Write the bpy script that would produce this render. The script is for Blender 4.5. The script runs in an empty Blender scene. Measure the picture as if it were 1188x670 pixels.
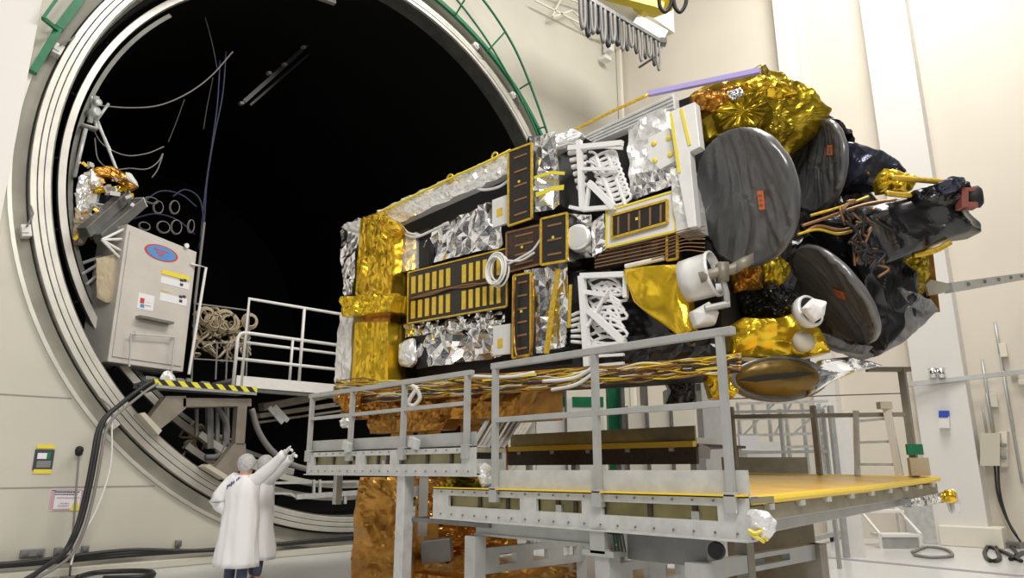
import bpy, bmesh, math, random
import numpy as np
from mathutils import Vector, Matrix, noise
V = Vector
PI = math.pi
random.seed(7)
SC = bpy.context.scene
COL = SC.collection

# ------------------------------------------------------------------ camera
FOC, CXP, CYP = 820.0, 594.0, 335.0
PITCH = math.atan(210 / FOC)
YAW = math.radians(44)
CAM = V((0, 0, 1.6))
FWH = V((math.sin(YAW), math.cos(YAW), 0))
RT = V((math.cos(YAW), -math.sin(YAW), 0))
FW = FWH * math.cos(PITCH) + V((0, 0, 1)) * math.sin(PITCH)
UP = V((0, 0, 1)) * math.cos(PITCH) - FWH * math.sin(PITCH)

def ray(x, y):
    return RT * ((x - CXP) / FOC) + UP * ((CYP - y) / FOC) + FW
def hit(x, y, n, q):
    r = ray(x, y)
    return CAM + r * ((q - CAM).dot(n) / r.dot(n))
def onX(x, y, X): return hit(x, y, V((1, 0, 0)), V((X, 0, 0)))
def onY(x, y, Y): return hit(x, y, V((0, 1, 0)), V((0, Y, 0)))
def onZ(x, y, Z): return hit(x, y, V((0, 0, 1)), V((0, 0, Z)))
def dep(x, y, d): return CAM + ray(x, y) * d

cam = bpy.data.cameras.new('camera')
camo = bpy.data.objects.new('camera', cam)
COL.objects.link(camo)
camo.location = CAM
camo.rotation_euler = (PI / 2 + PITCH, 0, -YAW)
cam.sensor_width = 36
cam.lens = 36 * FOC / 1188
cam.clip_end = 200
SC.camera = camo

# ------------------------------------------------------------------ materials
def mat(name, col, metal=0.0, rough=0.5, var=0.0, vscale=6.0, bump=0.0, bscale=20.0, coat=0.0, spec=None, col2=None, stretch=(1, 1, 1), alpha=None, trans=None):
    m = bpy.data.materials.new(name)
    m.use_nodes = True
    nt = m.node_tree
    b = nt.nodes['Principled BSDF']
    b.inputs['Base Color'].default_value = (*col, 1)
    b.inputs['Metallic'].default_value = metal
    b.inputs['Roughness'].default_value = rough
    if coat: b.inputs['Coat Weight'].default_value = coat
    if spec is not None: b.inputs['Specular IOR Level'].default_value = spec
    if trans is not None: b.inputs['Transmission Weight'].default_value = trans
    if alpha is not None: b.inputs['Alpha'].default_value = alpha
    tc = nt.nodes.new('ShaderNodeTexCoord')
    mp = nt.nodes.new('ShaderNodeMapping')
    mp.inputs['Scale'].default_value = stretch
    nt.links.new(tc.outputs['Object'], mp.inputs['Vector'])
    if var or col2:
        n = nt.nodes.new('ShaderNodeTexNoise')
        n.inputs['Scale'].default_value = vscale
        n.inputs['Detail'].default_value = 5
        nt.links.new(mp.outputs['Vector'], n.inputs['Vector'])
        mx = nt.nodes.new('ShaderNodeMixRGB')
        c2 = col2 if col2 else tuple(c * (1 - var) for c in col)
        mx.inputs[1].default_value = (*col, 1)
        mx.inputs[2].default_value = (*c2, 1)
        rp = nt.nodes.new('ShaderNodeValToRGB')
        rp.color_ramp.elements[0].position = 0.38
        rp.color_ramp.elements[1].position = 0.64
        nt.links.new(n.outputs['Fac'], rp.inputs['Fac'])
        nt.links.new(rp.outputs['Color'], mx.inputs[0])
        nt.links.new(mx.outputs[0], b.inputs['Base Color'])
    if bump:
        n2 = nt.nodes.new('ShaderNodeTexNoise')
        n2.inputs['Scale'].default_value = bscale
        n2.inputs['Detail'].default_value = 4
        nt.links.new(mp.outputs['Vector'], n2.inputs['Vector'])
        bp = nt.nodes.new('ShaderNodeBump')
        bp.inputs['Strength'].default_value = bump
        bp.inputs['Distance'].default_value = 0.03
        nt.links.new(n2.outputs['Fac'], bp.inputs['Height'])
        nt.links.new(bp.outputs['Normal'], b.inputs['Normal'])
    return m

M = {}
M['wall_end'] = mat('end wall painted panels', (0.60, 0.58, 0.50), rough=0.38, var=0.06, vscale=0.8, bump=0.05, bscale=1.5)
M['column'] = mat('column pale paint', (0.74, 0.72, 0.69), rough=0.5, var=0.03, vscale=0.5)
M['wall_side'] = mat('side wall cream paint', (0.70, 0.645, 0.555), rough=0.55, var=0.04, vscale=0.5)
M['wall_pier'] = mat('pier brightly lit paint', (0.88, 0.85, 0.82), rough=0.6, var=0.02, vscale=0.5)  # stronger light on the pier is put into this paler colour
M['floor'] = mat('grey epoxy floor', (0.66, 0.66, 0.66), rough=0.18, var=0.06, vscale=0.7)
M['floorline'] = mat('purple grey floor seam', (0.27, 0.25, 0.29), rough=0.5)
M['seam'] = mat('panel seam', (0.30, 0.29, 0.25), rough=0.7)
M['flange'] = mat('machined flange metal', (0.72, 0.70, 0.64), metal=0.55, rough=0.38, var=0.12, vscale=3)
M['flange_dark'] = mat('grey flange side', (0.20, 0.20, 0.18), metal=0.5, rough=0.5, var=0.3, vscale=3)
M['recess'] = mat('recess shaded wall paint', (0.36, 0.35, 0.29), rough=0.5, var=0.25, vscale=1.5)  # end wall paint darkened, the shade of the recess put into the colour
M['seal'] = mat('black seal', (0.012, 0.012, 0.012), rough=0.6)
M['shroud'] = mat('black shroud paint', (0.006, 0.006, 0.006), rough=0.75, spec=0.15)
M['green'] = mat('green paint', (0.015, 0.20, 0.085), rough=0.4, var=0.2)
M['white'] = mat('white paint', (0.80, 0.79, 0.76), rough=0.4, var=0.04)
M['cab'] = mat('cabinet painted metal', (0.60, 0.57, 0.53), rough=0.42, var=0.08, vscale=3)
M['alu'] = mat('grey aluminium profile', (0.47, 0.48, 0.47), metal=0.35, rough=0.38, var=0.12, vscale=5)
M['alu_light'] = mat('light grey plate', (0.62, 0.63, 0.62), metal=0.25, rough=0.4, var=0.15, vscale=9)
M['steel'] = mat('dull steel', (0.24, 0.24, 0.235), metal=0.6, rough=0.42, var=0.2, vscale=4)
M['steel_tan'] = mat('tan grey steel', (0.30, 0.27, 0.22), metal=0.3, rough=0.5, var=0.2, vscale=4)
M['silver'] = mat('silver foil', (0.90, 0.90, 0.91), metal=1.0, rough=0.13, bump=0.22, bscale=7)
M['silver_soft'] = mat('white silver foil', (0.90, 0.90, 0.89), metal=0.5, rough=0.26, bump=0.3, bscale=7)
M['gold'] = mat('gold kapton foil', (0.93, 0.60, 0.045), metal=0.9, rough=0.2, bump=0.25, bscale=6, var=0.22, vscale=5)
M['yellow'] = mat('yellow kapton foil', (0.92, 0.62, 0.035), metal=0.75, rough=0.22, bump=0.25, bscale=6, var=0.2, vscale=4)
M['olive_gold'] = mat('olive gold foil', (0.46, 0.33, 0.02), metal=0.75, rough=0.3, bump=0.12, bscale=4, var=0.35, vscale=2)
M['amber'] = mat('amber foil', (0.62, 0.30, 0.05), metal=0.8, rough=0.3, bump=0.5, bscale=10, var=0.5, vscale=7)
M['copper'] = mat('copper brown foil', (0.56, 0.28, 0.055), metal=0.7, rough=0.28, bump=0.3, bscale=6, var=0.35, vscale=3)
M['black'] = mat('black foil', (0.012, 0.012, 0.014), metal=0.0, rough=0.2, bump=0.25, bscale=3, spec=0.6)
M['black_blue'] = mat('bluish black film', (0.05, 0.055, 0.085), metal=0.55, rough=0.2, bump=0.3, bscale=4)
M['black_matt'] = mat('matt black', (0.010, 0.010, 0.010), rough=0.6)
M['bag'] = mat('dark grey protective film', (0.125, 0.125, 0.128), metal=0.2, rough=0.3, bump=0.15, bscale=4, var=0.2, vscale=2, coat=0.25)
M['bag_smoky'] = mat('smoky grey film', (0.18, 0.18, 0.185), metal=0.2, rough=0.3, bump=0.15, bscale=4, var=0.25, vscale=2, coat=0.25)
M['feed'] = mat('dark amber cover', (0.20, 0.125, 0.025), metal=0.4, rough=0.34, var=0.25, vscale=3)
M['bag_light'] = mat('smoky plastic film', (0.26, 0.26, 0.27), metal=0.2, rough=0.28, bump=0.45, bscale=6, var=0.35, vscale=5)
M['panel_black'] = mat('black radiator panel', (0.022, 0.018, 0.016), rough=0.35, var=0.3, vscale=15)
M['panel_brown'] = mat('dark brown heater mesh', (0.06, 0.035, 0.022), rough=0.45, var=0.5, vscale=30)
M['cell'] = mat('gold cell', (0.86, 0.60, 0.06), metal=0.2, rough=0.38, var=0.15, vscale=20)
M['goldtape'] = mat('gold tape', (0.80, 0.53, 0.05), metal=0.4, rough=0.4, var=0.3, vscale=25)
M['yellowtape'] = mat('yellow tape', (0.82, 0.68, 0.06), rough=0.45)
M['bronze'] = mat('bronze line', (0.35, 0.19, 0.09), metal=0.5, rough=0.4)
M['osr'] = mat('white thermal panel', (0.84, 0.84, 0.83), metal=0.1, rough=0.3, var=0.07, vscale=6, bump=0.12, bscale=4)
M['lav'] = mat('lavender protective film', (0.46, 0.40, 0.78), rough=0.35)
M['truss'] = mat('white painted truss', (0.86, 0.86, 0.86), rough=0.42)
M['cable_white'] = mat('white cable', (0.80, 0.80, 0.78), rough=0.5)
M['cable_black'] = mat('black cable', (0.018, 0.018, 0.020), rough=0.45)
M['cable_dim'] = mat('dim grey wire', (0.07, 0.065, 0.065), rough=0.6)
M['cable_grey'] = mat('grey hose', (0.22, 0.21, 0.20), rough=0.5)
M['cable_blue'] = mat('dark blue hose', (0.012, 0.014, 0.05), rough=0.5)
M['orange'] = mat('orange tag', (0.75, 0.16, 0.03), rough=0.5)
M['kapton_sheet'] = mat('amber protective sheet', (0.78, 0.52, 0.10), rough=0.33, var=0.15, vscale=3, col2=(0.70, 0.38, 0.06))
M['sheet_edge'] = mat('yellow sheet edge', (0.86, 0.60, 0.03), rough=0.35)
M['olive'] = mat('olive grey board', (0.30, 0.27, 0.19), rough=0.5, var=0.2, vscale=5)
M['perspex'] = mat('yellowed window panel', (0.34, 0.30, 0.13), rough=0.2, var=0.35, vscale=3)
M['film'] = mat('clear bubble film', (0.80, 0.80, 0.82), metal=0.35, rough=0.22, bump=0.7, bscale=12)
M['hz_yellow'] = mat('hazard yellow', (0.80, 0.74, 0.06), rough=0.5)
M['hz_black'] = mat('hazard black', (0.02, 0.02, 0.02), rough=0.5)
M['coat'] = mat('white coat cloth', (0.92, 0.92, 0.94), rough=0.8, bump=0.25, bscale=6)
M['glove'] = mat('white glove', (0.90, 0.90, 0.92), rough=0.7)
M['skin'] = mat('skin', (0.62, 0.36, 0.24), rough=0.55)
M['net'] = mat('pale hair net', (0.62, 0.61, 0.63), rough=0.7, bump=0.6, bscale=30, var=0.25, vscale=30)
M['hair'] = mat('dark grey hair', (0.16, 0.14, 0.13), rough=0.7)
M['trouser'] = mat('blue grey trousers', (0.09, 0.10, 0.16), rough=0.8)
M['navy'] = mat('navy print', (0.05, 0.06, 0.20), rough=0.6)
M['crane_yellow'] = mat('crane yellow', (0.80, 0.62, 0.03), rough=0.4)
M['cream'] = mat('cream paint', (0.76, 0.72, 0.62), rough=0.5)
M['beige'] = mat('beige box', (0.56, 0.52, 0.42), rough=0.5)
M['tan'] = mat('tan card', (0.48, 0.40, 0.27), rough=0.7)
M['blue'] = mat('blue label', (0.03, 0.07, 0.45), rough=0.5)
M['stk_blue'] = mat('sticker blue', (0.08, 0.28, 0.62), rough=0.4)
M['red'] = mat('red print', (0.55, 0.06, 0.05), rough=0.5)
M['paper'] = mat('paper', (0.80, 0.80, 0.83), rough=0.7)
M['ink'] = mat('dark print', (0.05, 0.05, 0.07), rough=0.6)
M['pink_ink'] = mat('pink print', (0.55, 0.35, 0.42), rough=0.6)
M['chrome'] = mat('polished metal', (0.75, 0.75, 0.75), metal=1.0, rough=0.15)
M['boxgrey'] = mat('socket grey', (0.22, 0.22, 0.22), rough=0.5)
M['lamp'] = mat('lamp', (1, 1, 1))

# ------------------------------------------------------------------ mesh builder
ZA = V((0, 0, 1))
class B:
    def __init__(s): s.v = []; s.f = []; s.m = []; s.mi = 0
    def add(s, vs, fs):
        o = len(s.v)
        s.v += [V(p) for p in vs]
        for f in fs:
            s.f.append([i + o for i in f]); s.m.append(s.mi)
        return s
    def hexa(s, a, b):      # a, b: two quads, same winding
        s.add(list(a) + list(b), [(3, 2, 1, 0), (4, 5, 6, 7), (0, 1, 5, 4), (1, 2, 6, 5), (2, 3, 7, 6), (3, 0, 4, 7)])
        return s
    def box(s, lo, hi):
        x0, y0, z0 = lo; x1, y1, z1 = hi
        return s.hexa([(x0, y0, z0), (x1, y0, z0), (x1, y1, z0), (x0, y1, z0)], [(x0, y0, z1), (x1, y0, z1), (x1, y1, z1), (x0, y1, z1)])
    def obox(s, c, ax, ay, az):   # centre and half axes
        c = V(c)
        q = lambda k: [c - ax - ay + az * k, c + ax - ay + az * k, c + ax + ay + az * k, c - ax + ay + az * k]
        return s.hexa(q(-1), q(1))
    def beam(s, p0, p1, w, h=None, up=ZA):
        p0 = V(p0); p1 = V(p1); h = h or w
        d = (p1 - p0).normalized()
        a = d.cross(up)
        if a.length < 1e-4: a = d.cross(V((1, 0, 0)))
        a.normalize(); b = a.cross(d).normalized()
        a *= w / 2; b *= h / 2
        q = lambda p: [p - a - b, p + a - b, p + a + b, p - a + b]
        return s.hexa(q(p0), q(p1))
    def tube(s, pts, r, n=8, closed=False, r1=None):
        pts = [V(p) for p in pts]
        k = len(pts)
        if k < 2: return s
        t0 = (pts[1] - pts[0]).normalized()
        a = t0.cross(ZA)
        if a.length < 1e-3: a = t0.cross(V((1, 0, 0)))
        a.normalize()
        vs = []
        for i, p in enumerate(pts):
            if closed: t = pts[(i + 1) % k] - pts[i - 1]
            else: t = pts[min(i + 1, k - 1)] - pts[max(i - 1, 0)]
            if t.length < 1e-9: t = t0.copy()
            t.normalize()
            a = a - t * a.dot(t)
            if a.length < 1e-4: a = t.cross(V((0.3, 0.5, 0.8)))
            a.normalize()
            b = t.cross(a)
            rr = r if r1 is None else r + (r1 - r) * i / (k - 1)
            for j in range(n):
                g = 2 * PI * j / n
                vs.append(p + a * (math.cos(g) * rr) + b * (math.sin(g) * rr))
        fs = []
        for i in range(k if closed else k - 1):
            i2 = (i + 1) % k
            for j in range(n):
                j2 = (j + 1) % n
                fs.append((i * n + j, i * n + j2, i2 * n + j2, i2 * n + j))
        if not closed:
            fs.append(tuple(range(n - 1, -1, -1)))
            fs.append(tuple((k - 1) * n + j for j in range(n)))
        return s.add(vs, fs)
    def lathe(s, prof, o, axis, n=32, ref=None):   # prof: (r, h) along axis
        o = V(o); axis = V(axis).normalized()
        a = ref if ref else axis.cross(ZA)
        if a.length < 1e-3: a = axis.cross(V((1, 0, 0)))
        a = (a - axis * a.dot(axis)).normalized(); b = axis.cross(a)
        vs = []
        for r, h in prof:
            for j in range(n):
                g = 2 * PI * j / n
                vs.append(o + axis * h + (a * math.cos(g) + b * math.sin(g)) * max(r, 1e-4))
        fs = []
        for i in range(len(prof) - 1):
            for j in range(n):
                j2 = (j + 1) % n
                fs.append((i * n + j, i * n + j2, (i + 1) * n + j2, (i + 1) * n + j))
        fs.append(tuple(range(n - 1, -1, -1)))
        fs.append(tuple((len(prof) - 1) * n + j for j in range(n)))
        return s.add(vs, fs)
    def prism(s, pts, vec):
        pts = [V(p) for p in pts]; vec = V(vec); n = len(pts)
        fs = [tuple(range(n)), tuple(range(2 * n - 1, n - 1, -1))]
        for i in range(n):
            j = (i + 1) % n
            fs.append((j, i, n + i, n + j))
        return s.add(pts + [p + vec for p in pts], fs)
    def ringband(s, c, r0, r1, y0, y1, a0=0.0, a1=2 * PI, n=160):   # solid ring about the Y axis
        c = V(c); full = abs(a1 - a0 - 2 * PI) < 1e-6
        k = n if full else n + 1
        vs = []
        for i in range(k):
            g = a0 + (a1 - a0) * i / n
            d = V((math.cos(g), 0, math.sin(g)))
            for r, y in ((r0, y0), (r1, y0), (r1, y1), (r0, y1)):
                vs.append(V((c.x, y, c.z)) + d * r)
        fs = []
        for i in range(n):
            i2 = (i + 1) % k
            for j in range(4):
                j2 = (j + 1) % 4
                fs.append((i * 4 + j, i * 4 + j2, i2 * 4 + j2, i2 * 4 + j))
        if not full:
            fs += [(3, 2, 1, 0), tuple((k - 1) * 4 + j for j in range(4))]
        return s.add(vs, fs)

WL = {}
def build(name, b, m, parent=None, smooth=False, bevel=0.0, origin=None):
    if origin is None:
        if parent is not None: origin = WL[parent.name]
        else:
            xs = [p.x for p in b.v]; ys = [p.y for p in b.v]; zs = [p.z for p in b.v]
            origin = V(((min(xs) + max(xs)) / 2, (min(ys) + max(ys)) / 2, min(zs)))
    me = bpy.data.meshes.new(name)
    me.from_pydata([p - origin for p in b.v], [], b.f)
    ms = m if isinstance(m, (list, tuple)) else [m]
    for k in ms: me.materials.append(M[k] if isinstance(k, str) else k)
    me.polygons.foreach_set('material_index', [min(i, len(ms) - 1) for i in b.m])
    me.polygons.foreach_set('use_smooth', [smooth] * len(me.polygons))
    me.update()
    bm = bmesh.new(); bm.from_mesh(me)
    bmesh.ops.recalc_face_normals(bm, faces=bm.faces)
    bm.to_mesh(me); bm.free()
    o = bpy.data.objects.new(name, me)
    COL.objects.link(o)
    if parent is not None:
        o.parent = parent
        o.location = origin - WL[parent.name]
    else: o.location = origin
    WL[o.name] = origin.copy()
    if bevel:
        md = o.modifiers.new('bevel', 'BEVEL'); md.width = bevel; md.segments = 2; md.limit_method = 'ANGLE'
    return o
def thing(name, label, cat, loc, group=None):
    o = bpy.data.objects.new(name, None)
    COL.objects.link(o)
    o.location = loc; o.empty_display_size = 0.2
    WL[o.name] = V(loc)
    return tag(o, label, cat, group)
def tag(o, label, cat, group=None):
    o['label'] = label; o['category'] = cat
    if group: o['group'] = group
    return o
def struct(o):
    o['kind'] = 'structure'
    return o

def crease(p, oct=3):
    s = 0.0; k = 1.0
    for _ in range(oct):
        s += (0.5 - abs(noise.noise(p * k))) / k
        k *= 2.1
    return s
_seed = [0]
def nseed():
    _seed[0] += 1
    return V((_seed[0] * 17.31, _seed[0] * 5.77, _seed[0] * 9.13))

def foil(b, q, amp=0.05, scale=(4, 4), step=0.06, thick=0.04, oct=3, n=None):
    """crumpled blanket over quad q = TL, TR, BR, BL with real thickness"""
    q = [V(p) for p in q]
    nrm = (q[1] - q[0]).cross(q[3] - q[0]).normalized()
    if n is not None: nrm = n
    if nrm.dot(CAM - q[0]) < 0: nrm = -nrm
    L = ((q[1] - q[0]).length + (q[2] - q[3]).length) / 2
    H = ((q[3] - q[0]).length + (q[2] - q[1]).length) / 2
    nu = max(3, min(90, int(L / step))); nv = max(3, min(90, int(H / step)))
    sd = nseed(); vs = []
    for j in range(nv + 1):
        t = j / nv
        for i in range(nu + 1):
            u = i / nu
            p = (q[0] * (1 - u) + q[1] * u) * (1 - t) + (q[3] * (1 - u) + q[2] * u) * t
            jx = noise.noise_vector(V((u * L * 9, t * H * 9, 3)) + sd) * step * 0.35
            h = crease(V((u * L * scale[0], t * H * scale[1], 0)) + sd, oct) * amp
            vs.append(p + nrm * (h + thick * 0.3) + (jx if 0 < i < nu and 0 < j < nv else V((0, 0, 0))))
    W = nu + 1
    fs = []
    for j in range(nv):
        for i in range(nu):
            a, c, d, e = j * W + i, j * W + i + 1, (j + 1) * W + i + 1, (j + 1) * W + i
            if (i + j) % 2: fs += [(a, c, d), (a, d, e)]
            else: fs += [(a, c, e), (c, d, e)]
    bd = [i for i in range(W)] + [j * W + nu for j in range(1, nv + 1)] + [nv * W + i for i in range(nu - 1, -1, -1)] + [j * W for j in range(nv - 1, 0, -1)]
    o = len(vs); k = len(bd)
    vs += [vs[i] - nrm * (thick + (vs[i] - q[0]).dot(nrm)) for i in bd]
    for i in range(k):
        i2 = (i + 1) % k
        fs.append((bd[i2], bd[i], o + i, o + i2))
    fs.append(tuple(o + i for i in range(k - 1, -1, -1)))
    return b.add(vs, fs)

def resample(pts, m):
    pts = [V(p) for p in pts]; n = len(pts)
    L = [(pts[(i + 1) % n] - pts[i]).length for i in range(n)]
    T = sum(L); out = []
    for k in range(m):
        s = T * k / m; i = 0
        while s > L[i] and i < n - 1: s -= L[i]; i += 1
        out.append(pts[i].lerp(pts[(i + 1) % n], min(1, s / max(L[i], 1e-9))))
    return out

def pillow(b, outline, bulge=0.1, thick=0.2, amp=0.04, scale=5.0, m=56, rings=14, back=None, oct=3, radial=0.0):
    """solid crumpled mass with the given (star-shaped) outline; back = direction away from the viewer"""
    pts = resample(outline, m)
    c = sum(pts, V((0, 0, 0))) / m
    bk = (back or FWH).normalized()
    sd = nseed(); vs = []; fs = []
    def ringpts(side, rr):
        out = []
        for k, p in enumerate(pts):
            q = c + (p - c) * rr
            e = math.sqrt(max(0.0, 1 - rr * rr))
            nz = crease((q * scale) + sd, oct) * amp
            if radial: nz += radial * (0.5 - abs(noise.noise(V((k * 0.33, rr * 0.8, 1.0)) + sd))) * rr
            if side > 0: q = q - bk * (bulge * e + nz)
            else: q = q + bk * (thick * (0.4 + 0.6 * e) - nz * 0.3)
            out.append(q)
        return out
    rs = [1 - (i / rings) for i in range(rings)]
    for rr in rs: vs += ringpts(1, rr)
    for i in range(rings - 1):
        for k in range(m):
            k2 = (k + 1) % m
            fs.append((i * m + k, i * m + k2, (i + 1) * m + k2, (i + 1) * m + k))
    ci = len(vs); vs.append(c - bk * (bulge + crease(c * scale + sd, oct) * amp))
    for k in range(m): fs.append(((rings - 1) * m + k, (rings - 1) * m + (k + 1) % m, ci))
    o = len(vs)
    vs += ringpts(-1, 1.0); vs += ringpts(-1, 0.6)
    for k in range(m):
        k2 = (k + 1) % m
        fs.append((k2, k, o + k, o + k2)); fs.append((o + k2, o + k, o + m + k, o + m + k2))
    cb = len(vs); vs.append(c + bk * thick)
    for k in range(m): fs.append((o + m + (k + 1) % m, o + m + k, cb))
    return b.add(vs, fs)

def spline(pts, n=24):
    """Catmull-Rom through points"""
    P = [V(p) for p in pts]
    P = [P[0] * 2 - P[1]] + P + [P[-1] * 2 - P[-2]]
    out = []
    k = len(P) - 3
    for i in range(k):
        a, b_, c, d = P[i:i + 4]
        for j in range(max(2, n // k)):
            t = j / max(2, n // k)
            out.append(0.5 * ((2 * b_) + (c - a) * t + (2 * a - 5 * b_ + 4 * c - d) * t * t + (3 * b_ - a - 3 * c + d) * t ** 3))
    out.append(P[-2])
    return out
# ================================================================== SETTING
YW = 13.4                                   # end wall plane
RC = V((8.48, 0, 7.06))                     # chamber mouth centre
# floor
b = B(); b.box((-4, -3, -0.2), (22, 14.0, 0)); struct(build('floor', b, 'floor'))
# end wall with its round opening
b = B(); NW = 160; RO = 7.0
x0, x1, z0, z1 = -3.0, 18.36, 0.0, 20.0
inn = []; out = []
for i in range(NW):
    g = 2 * PI * i / NW
    dx, dz = math.cos(g), math.sin(g)
    inn.append((RC.x + RO * dx, RC.z + RO * dz))
    t = 1e9
    if dx > 1e-9: t = min(t, (x1 - RC.x) / dx)
    if dx < -1e-9: t = min(t, (x0 - RC.x) / dx)
    if dz > 1e-9: t = min(t, (z1 - RC.z) / dz)
    if dz < -1e-9: t = min(t, (z0 - RC.z) / dz)
    out.append([RC.x + t * dx, RC.z + t * dz])
for cx_, cz_ in ((x0, z0), (x1, z0), (x0, z1), (x1, z1)):   # snap nearest to the corners
    k = min(range(NW), key=lambda i: (out[i][0] - cx_) ** 2 + (out[i][1] - cz_) ** 2)
    out[k] = [cx_, cz_]
vs = [(x, YW, z) for x, z in inn] + [(x, YW, z) for x, z in out] + [(x, YW + 0.3, z) for x, z in inn] + [(x, YW + 0.3, z) for x, z in out]
fs = []
for i in range(NW):
    j = (i + 1) % NW
    fs += [(i, j, NW + j, NW + i), (2 * NW + j, 2 * NW + i, 3 * NW + i, 3 * NW + j), (j, i, 2 * NW + i, 2 * NW + j), (NW + i, NW + j, 3 * NW + j, 3 * NW + i)]
b.add(vs, fs)
struct(build('wall_end', b, 'wall_end'))
n_ = 0
for yy in (457, 566):
    z = onY(0, yy, YW).z; n_ += 1
    hw = math.sqrt(max(0, 7.05 ** 2 - (z - RC.z) ** 2))
    b = B(); b.box((-2.9, YW - 0.004, z - 0.012), (RC.x - hw, YW + 0.01, z + 0.012))
    if yy == 566: b.box((RC.x + hw, YW - 0.004, z - 0.012), (18.3, YW + 0.01, z + 0.012))
    struct(build('trim_%d' % n_, b, 'seam'))
# pier at the far left, its stronger light put into the white colour
b = B(); b.box((-3.0, 13.0, 0), (1.49, 13.4, 20)); struct(build('wall_left', b, 'wall_pier'))
# right wall, slightly skewed
RW0, RW1 = V((18.3, 13.4, 0)), V((19.55, -3.0, 0))
rwd = (RW1 - RW0).normalized(); rwn = V((rwd.y, -rwd.x, 0))
if rwn.x > 0: rwn = -rwn
b = B()
b.hexa([RW0, RW1, RW1 - rwn * 0.3, RW0 - rwn * 0.3], [p + ZA * 20 for p in (RW0, RW1, RW1 - rwn * 0.3, RW0 - rwn * 0.3)])
struct(build('wall_right', b, 'wall_side'))
def onRW(x, y, off=0.0): return hit(x, y, rwn, RW0 + rwn * off)
def rwbox(b, x_l, x_r, y_ref, z0, z1, off, prot):
    a = onRW(x_l, y_ref, off + prot); c = onRW(x_r, y_ref, off + prot)
    a.z = c.z = 0
    b.hexa([a + ZA * z0, c + ZA * z0, c - rwn * prot + ZA * z0, a - rwn * prot + ZA * z0], [p + ZA * z1 for p in (a, c, c - rwn * prot, a - rwn * prot)])
# columns on the right wall
b = B(); rwbox(b, 1063, 1124, 470, 0, 20, 0, 0.55); struct(build('trim_3', b, 'column'))
b = B(); rwbox(b, 906, 929, 100, 0, 20, 0, 0.4); struct(build('trim_4', b, 'column'))
b = B(); rwbox(b, 1087, 1160, 605, 0, 0.42, 0, 0.75); struct(build('baseboard_right', b, 'cream', bevel=0.02))
# corner pipe trim
b = B(); p = onY(718, 60, YW - 0.1); b.beam((p.x, p.y, 0), (p.x, p.y, 20), 0.14, 0.14); struct(build('trim_5', b, 'cream'))
# kerb at the foot of the end wall
b = B(); b.box((-2.9, YW - 0.16, 0), (18.3, YW, 0.13)); struct(build('baseboard_end', b, 'wall_end', bevel=0.02))
# seams in the floor
fl = []
for i, ((xa, ya), (xb, yb), w) in enumerate([((905, 641), (1187, 668), 0.22), ((1040, 611), (1187, 632), 0.08)]):
    b = B(); p, q = onZ(xa, ya, 0), onZ(xb, yb, 0); p.z = q.z = 0.002
    b.beam(p, q, w, 0.004); struct(build('trim_%d' % (6 + i), b, 'floorline'))

# ================================================================== VACUUM CHAMBER
ch = thing('vacuum_chamber', 'huge open round vacuum chamber with metal flange rings and pitch black interior', 'vacuum chamber', (RC.x, YW, 0))
b = B(); b.ringband(RC, 6.96, 7.02, YW - 0.05, YW + 0.2); build('collar', b, 'flange', ch, smooth=False)
b = B(); b.ringband(RC, 6.74, 6.97, YW + 0.12, YW + 0.5); build('recess', b, 'recess', ch)
b = B(); b.ringband(RC, 6.66, 6.75, YW + 0.2, YW + 0.5); build('seal_ring', b, 'seal', ch)
for r0, r1, ya in ((6.61, 6.705, YW - 0.02), (6.515, 6.598, YW - 0.03), (6.41, 6.503, YW - 0.02)):
    b = B(); b.ringband(RC, r0, r1, ya, YW + 0.5, n=200); build('flange_ring', b, 'flange', ch, bevel=0.008)
b = B(); b.ringband(RC, 6.597, 6.611, YW + 0.03, YW + 0.4); b.ringband(RC, 6.502, 6.516, YW + 0.03, YW + 0.4); build('seal_ring', b, 'seal', ch)
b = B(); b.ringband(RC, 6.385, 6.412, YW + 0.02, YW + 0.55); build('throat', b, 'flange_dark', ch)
b = B(); b.ringband(RC, 6.36, 6.5, YW + 0.5, 30.0, n=96); build('barrel', b, 'shroud', ch)
b = B(); b.lathe([(6.39, 0), (6.0, 0.5), (4.5, 1.4), (2.5, 2.0), (0.01, 2.2), (0.01, 2.3), (6.39, 2.3)], (RC.x, 29.6, RC.z), (0, 1, 0), n=64); build('end_cap', b, 'shroud', ch)
RI = V((8.23, 0, 7.34))
b = B(); b.ringband(RI, 5.77, 5.90, 14.32, 14.46, math.radians(96), math.radians(262)); build('inner_rail', b, 'flange', ch, bevel=0.01)
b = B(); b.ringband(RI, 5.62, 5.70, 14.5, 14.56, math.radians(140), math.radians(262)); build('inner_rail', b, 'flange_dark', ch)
# stand-off brackets carrying the inner rail
for gdeg in range(104, 262, 13):
    g = math.radians(gdeg); d = V((math.cos(g), 0, math.sin(g)))
    p0 = RI + d * 5.9; p0.y = 14.4
    # out to the barrel
    t = 0
    while math.hypot(p0.x + d.x * t - RC.x, p0.z + d.z * t - RC.z) < 6.3 and t < 1.5: t += 0.02
    b = B(); b.beam(p0 - d * 0.05, p0 + d * t, 0.04, 0.04, up=V((0, 1, 0))); build('rail_bracket', b, 'shroud', ch)
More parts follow.
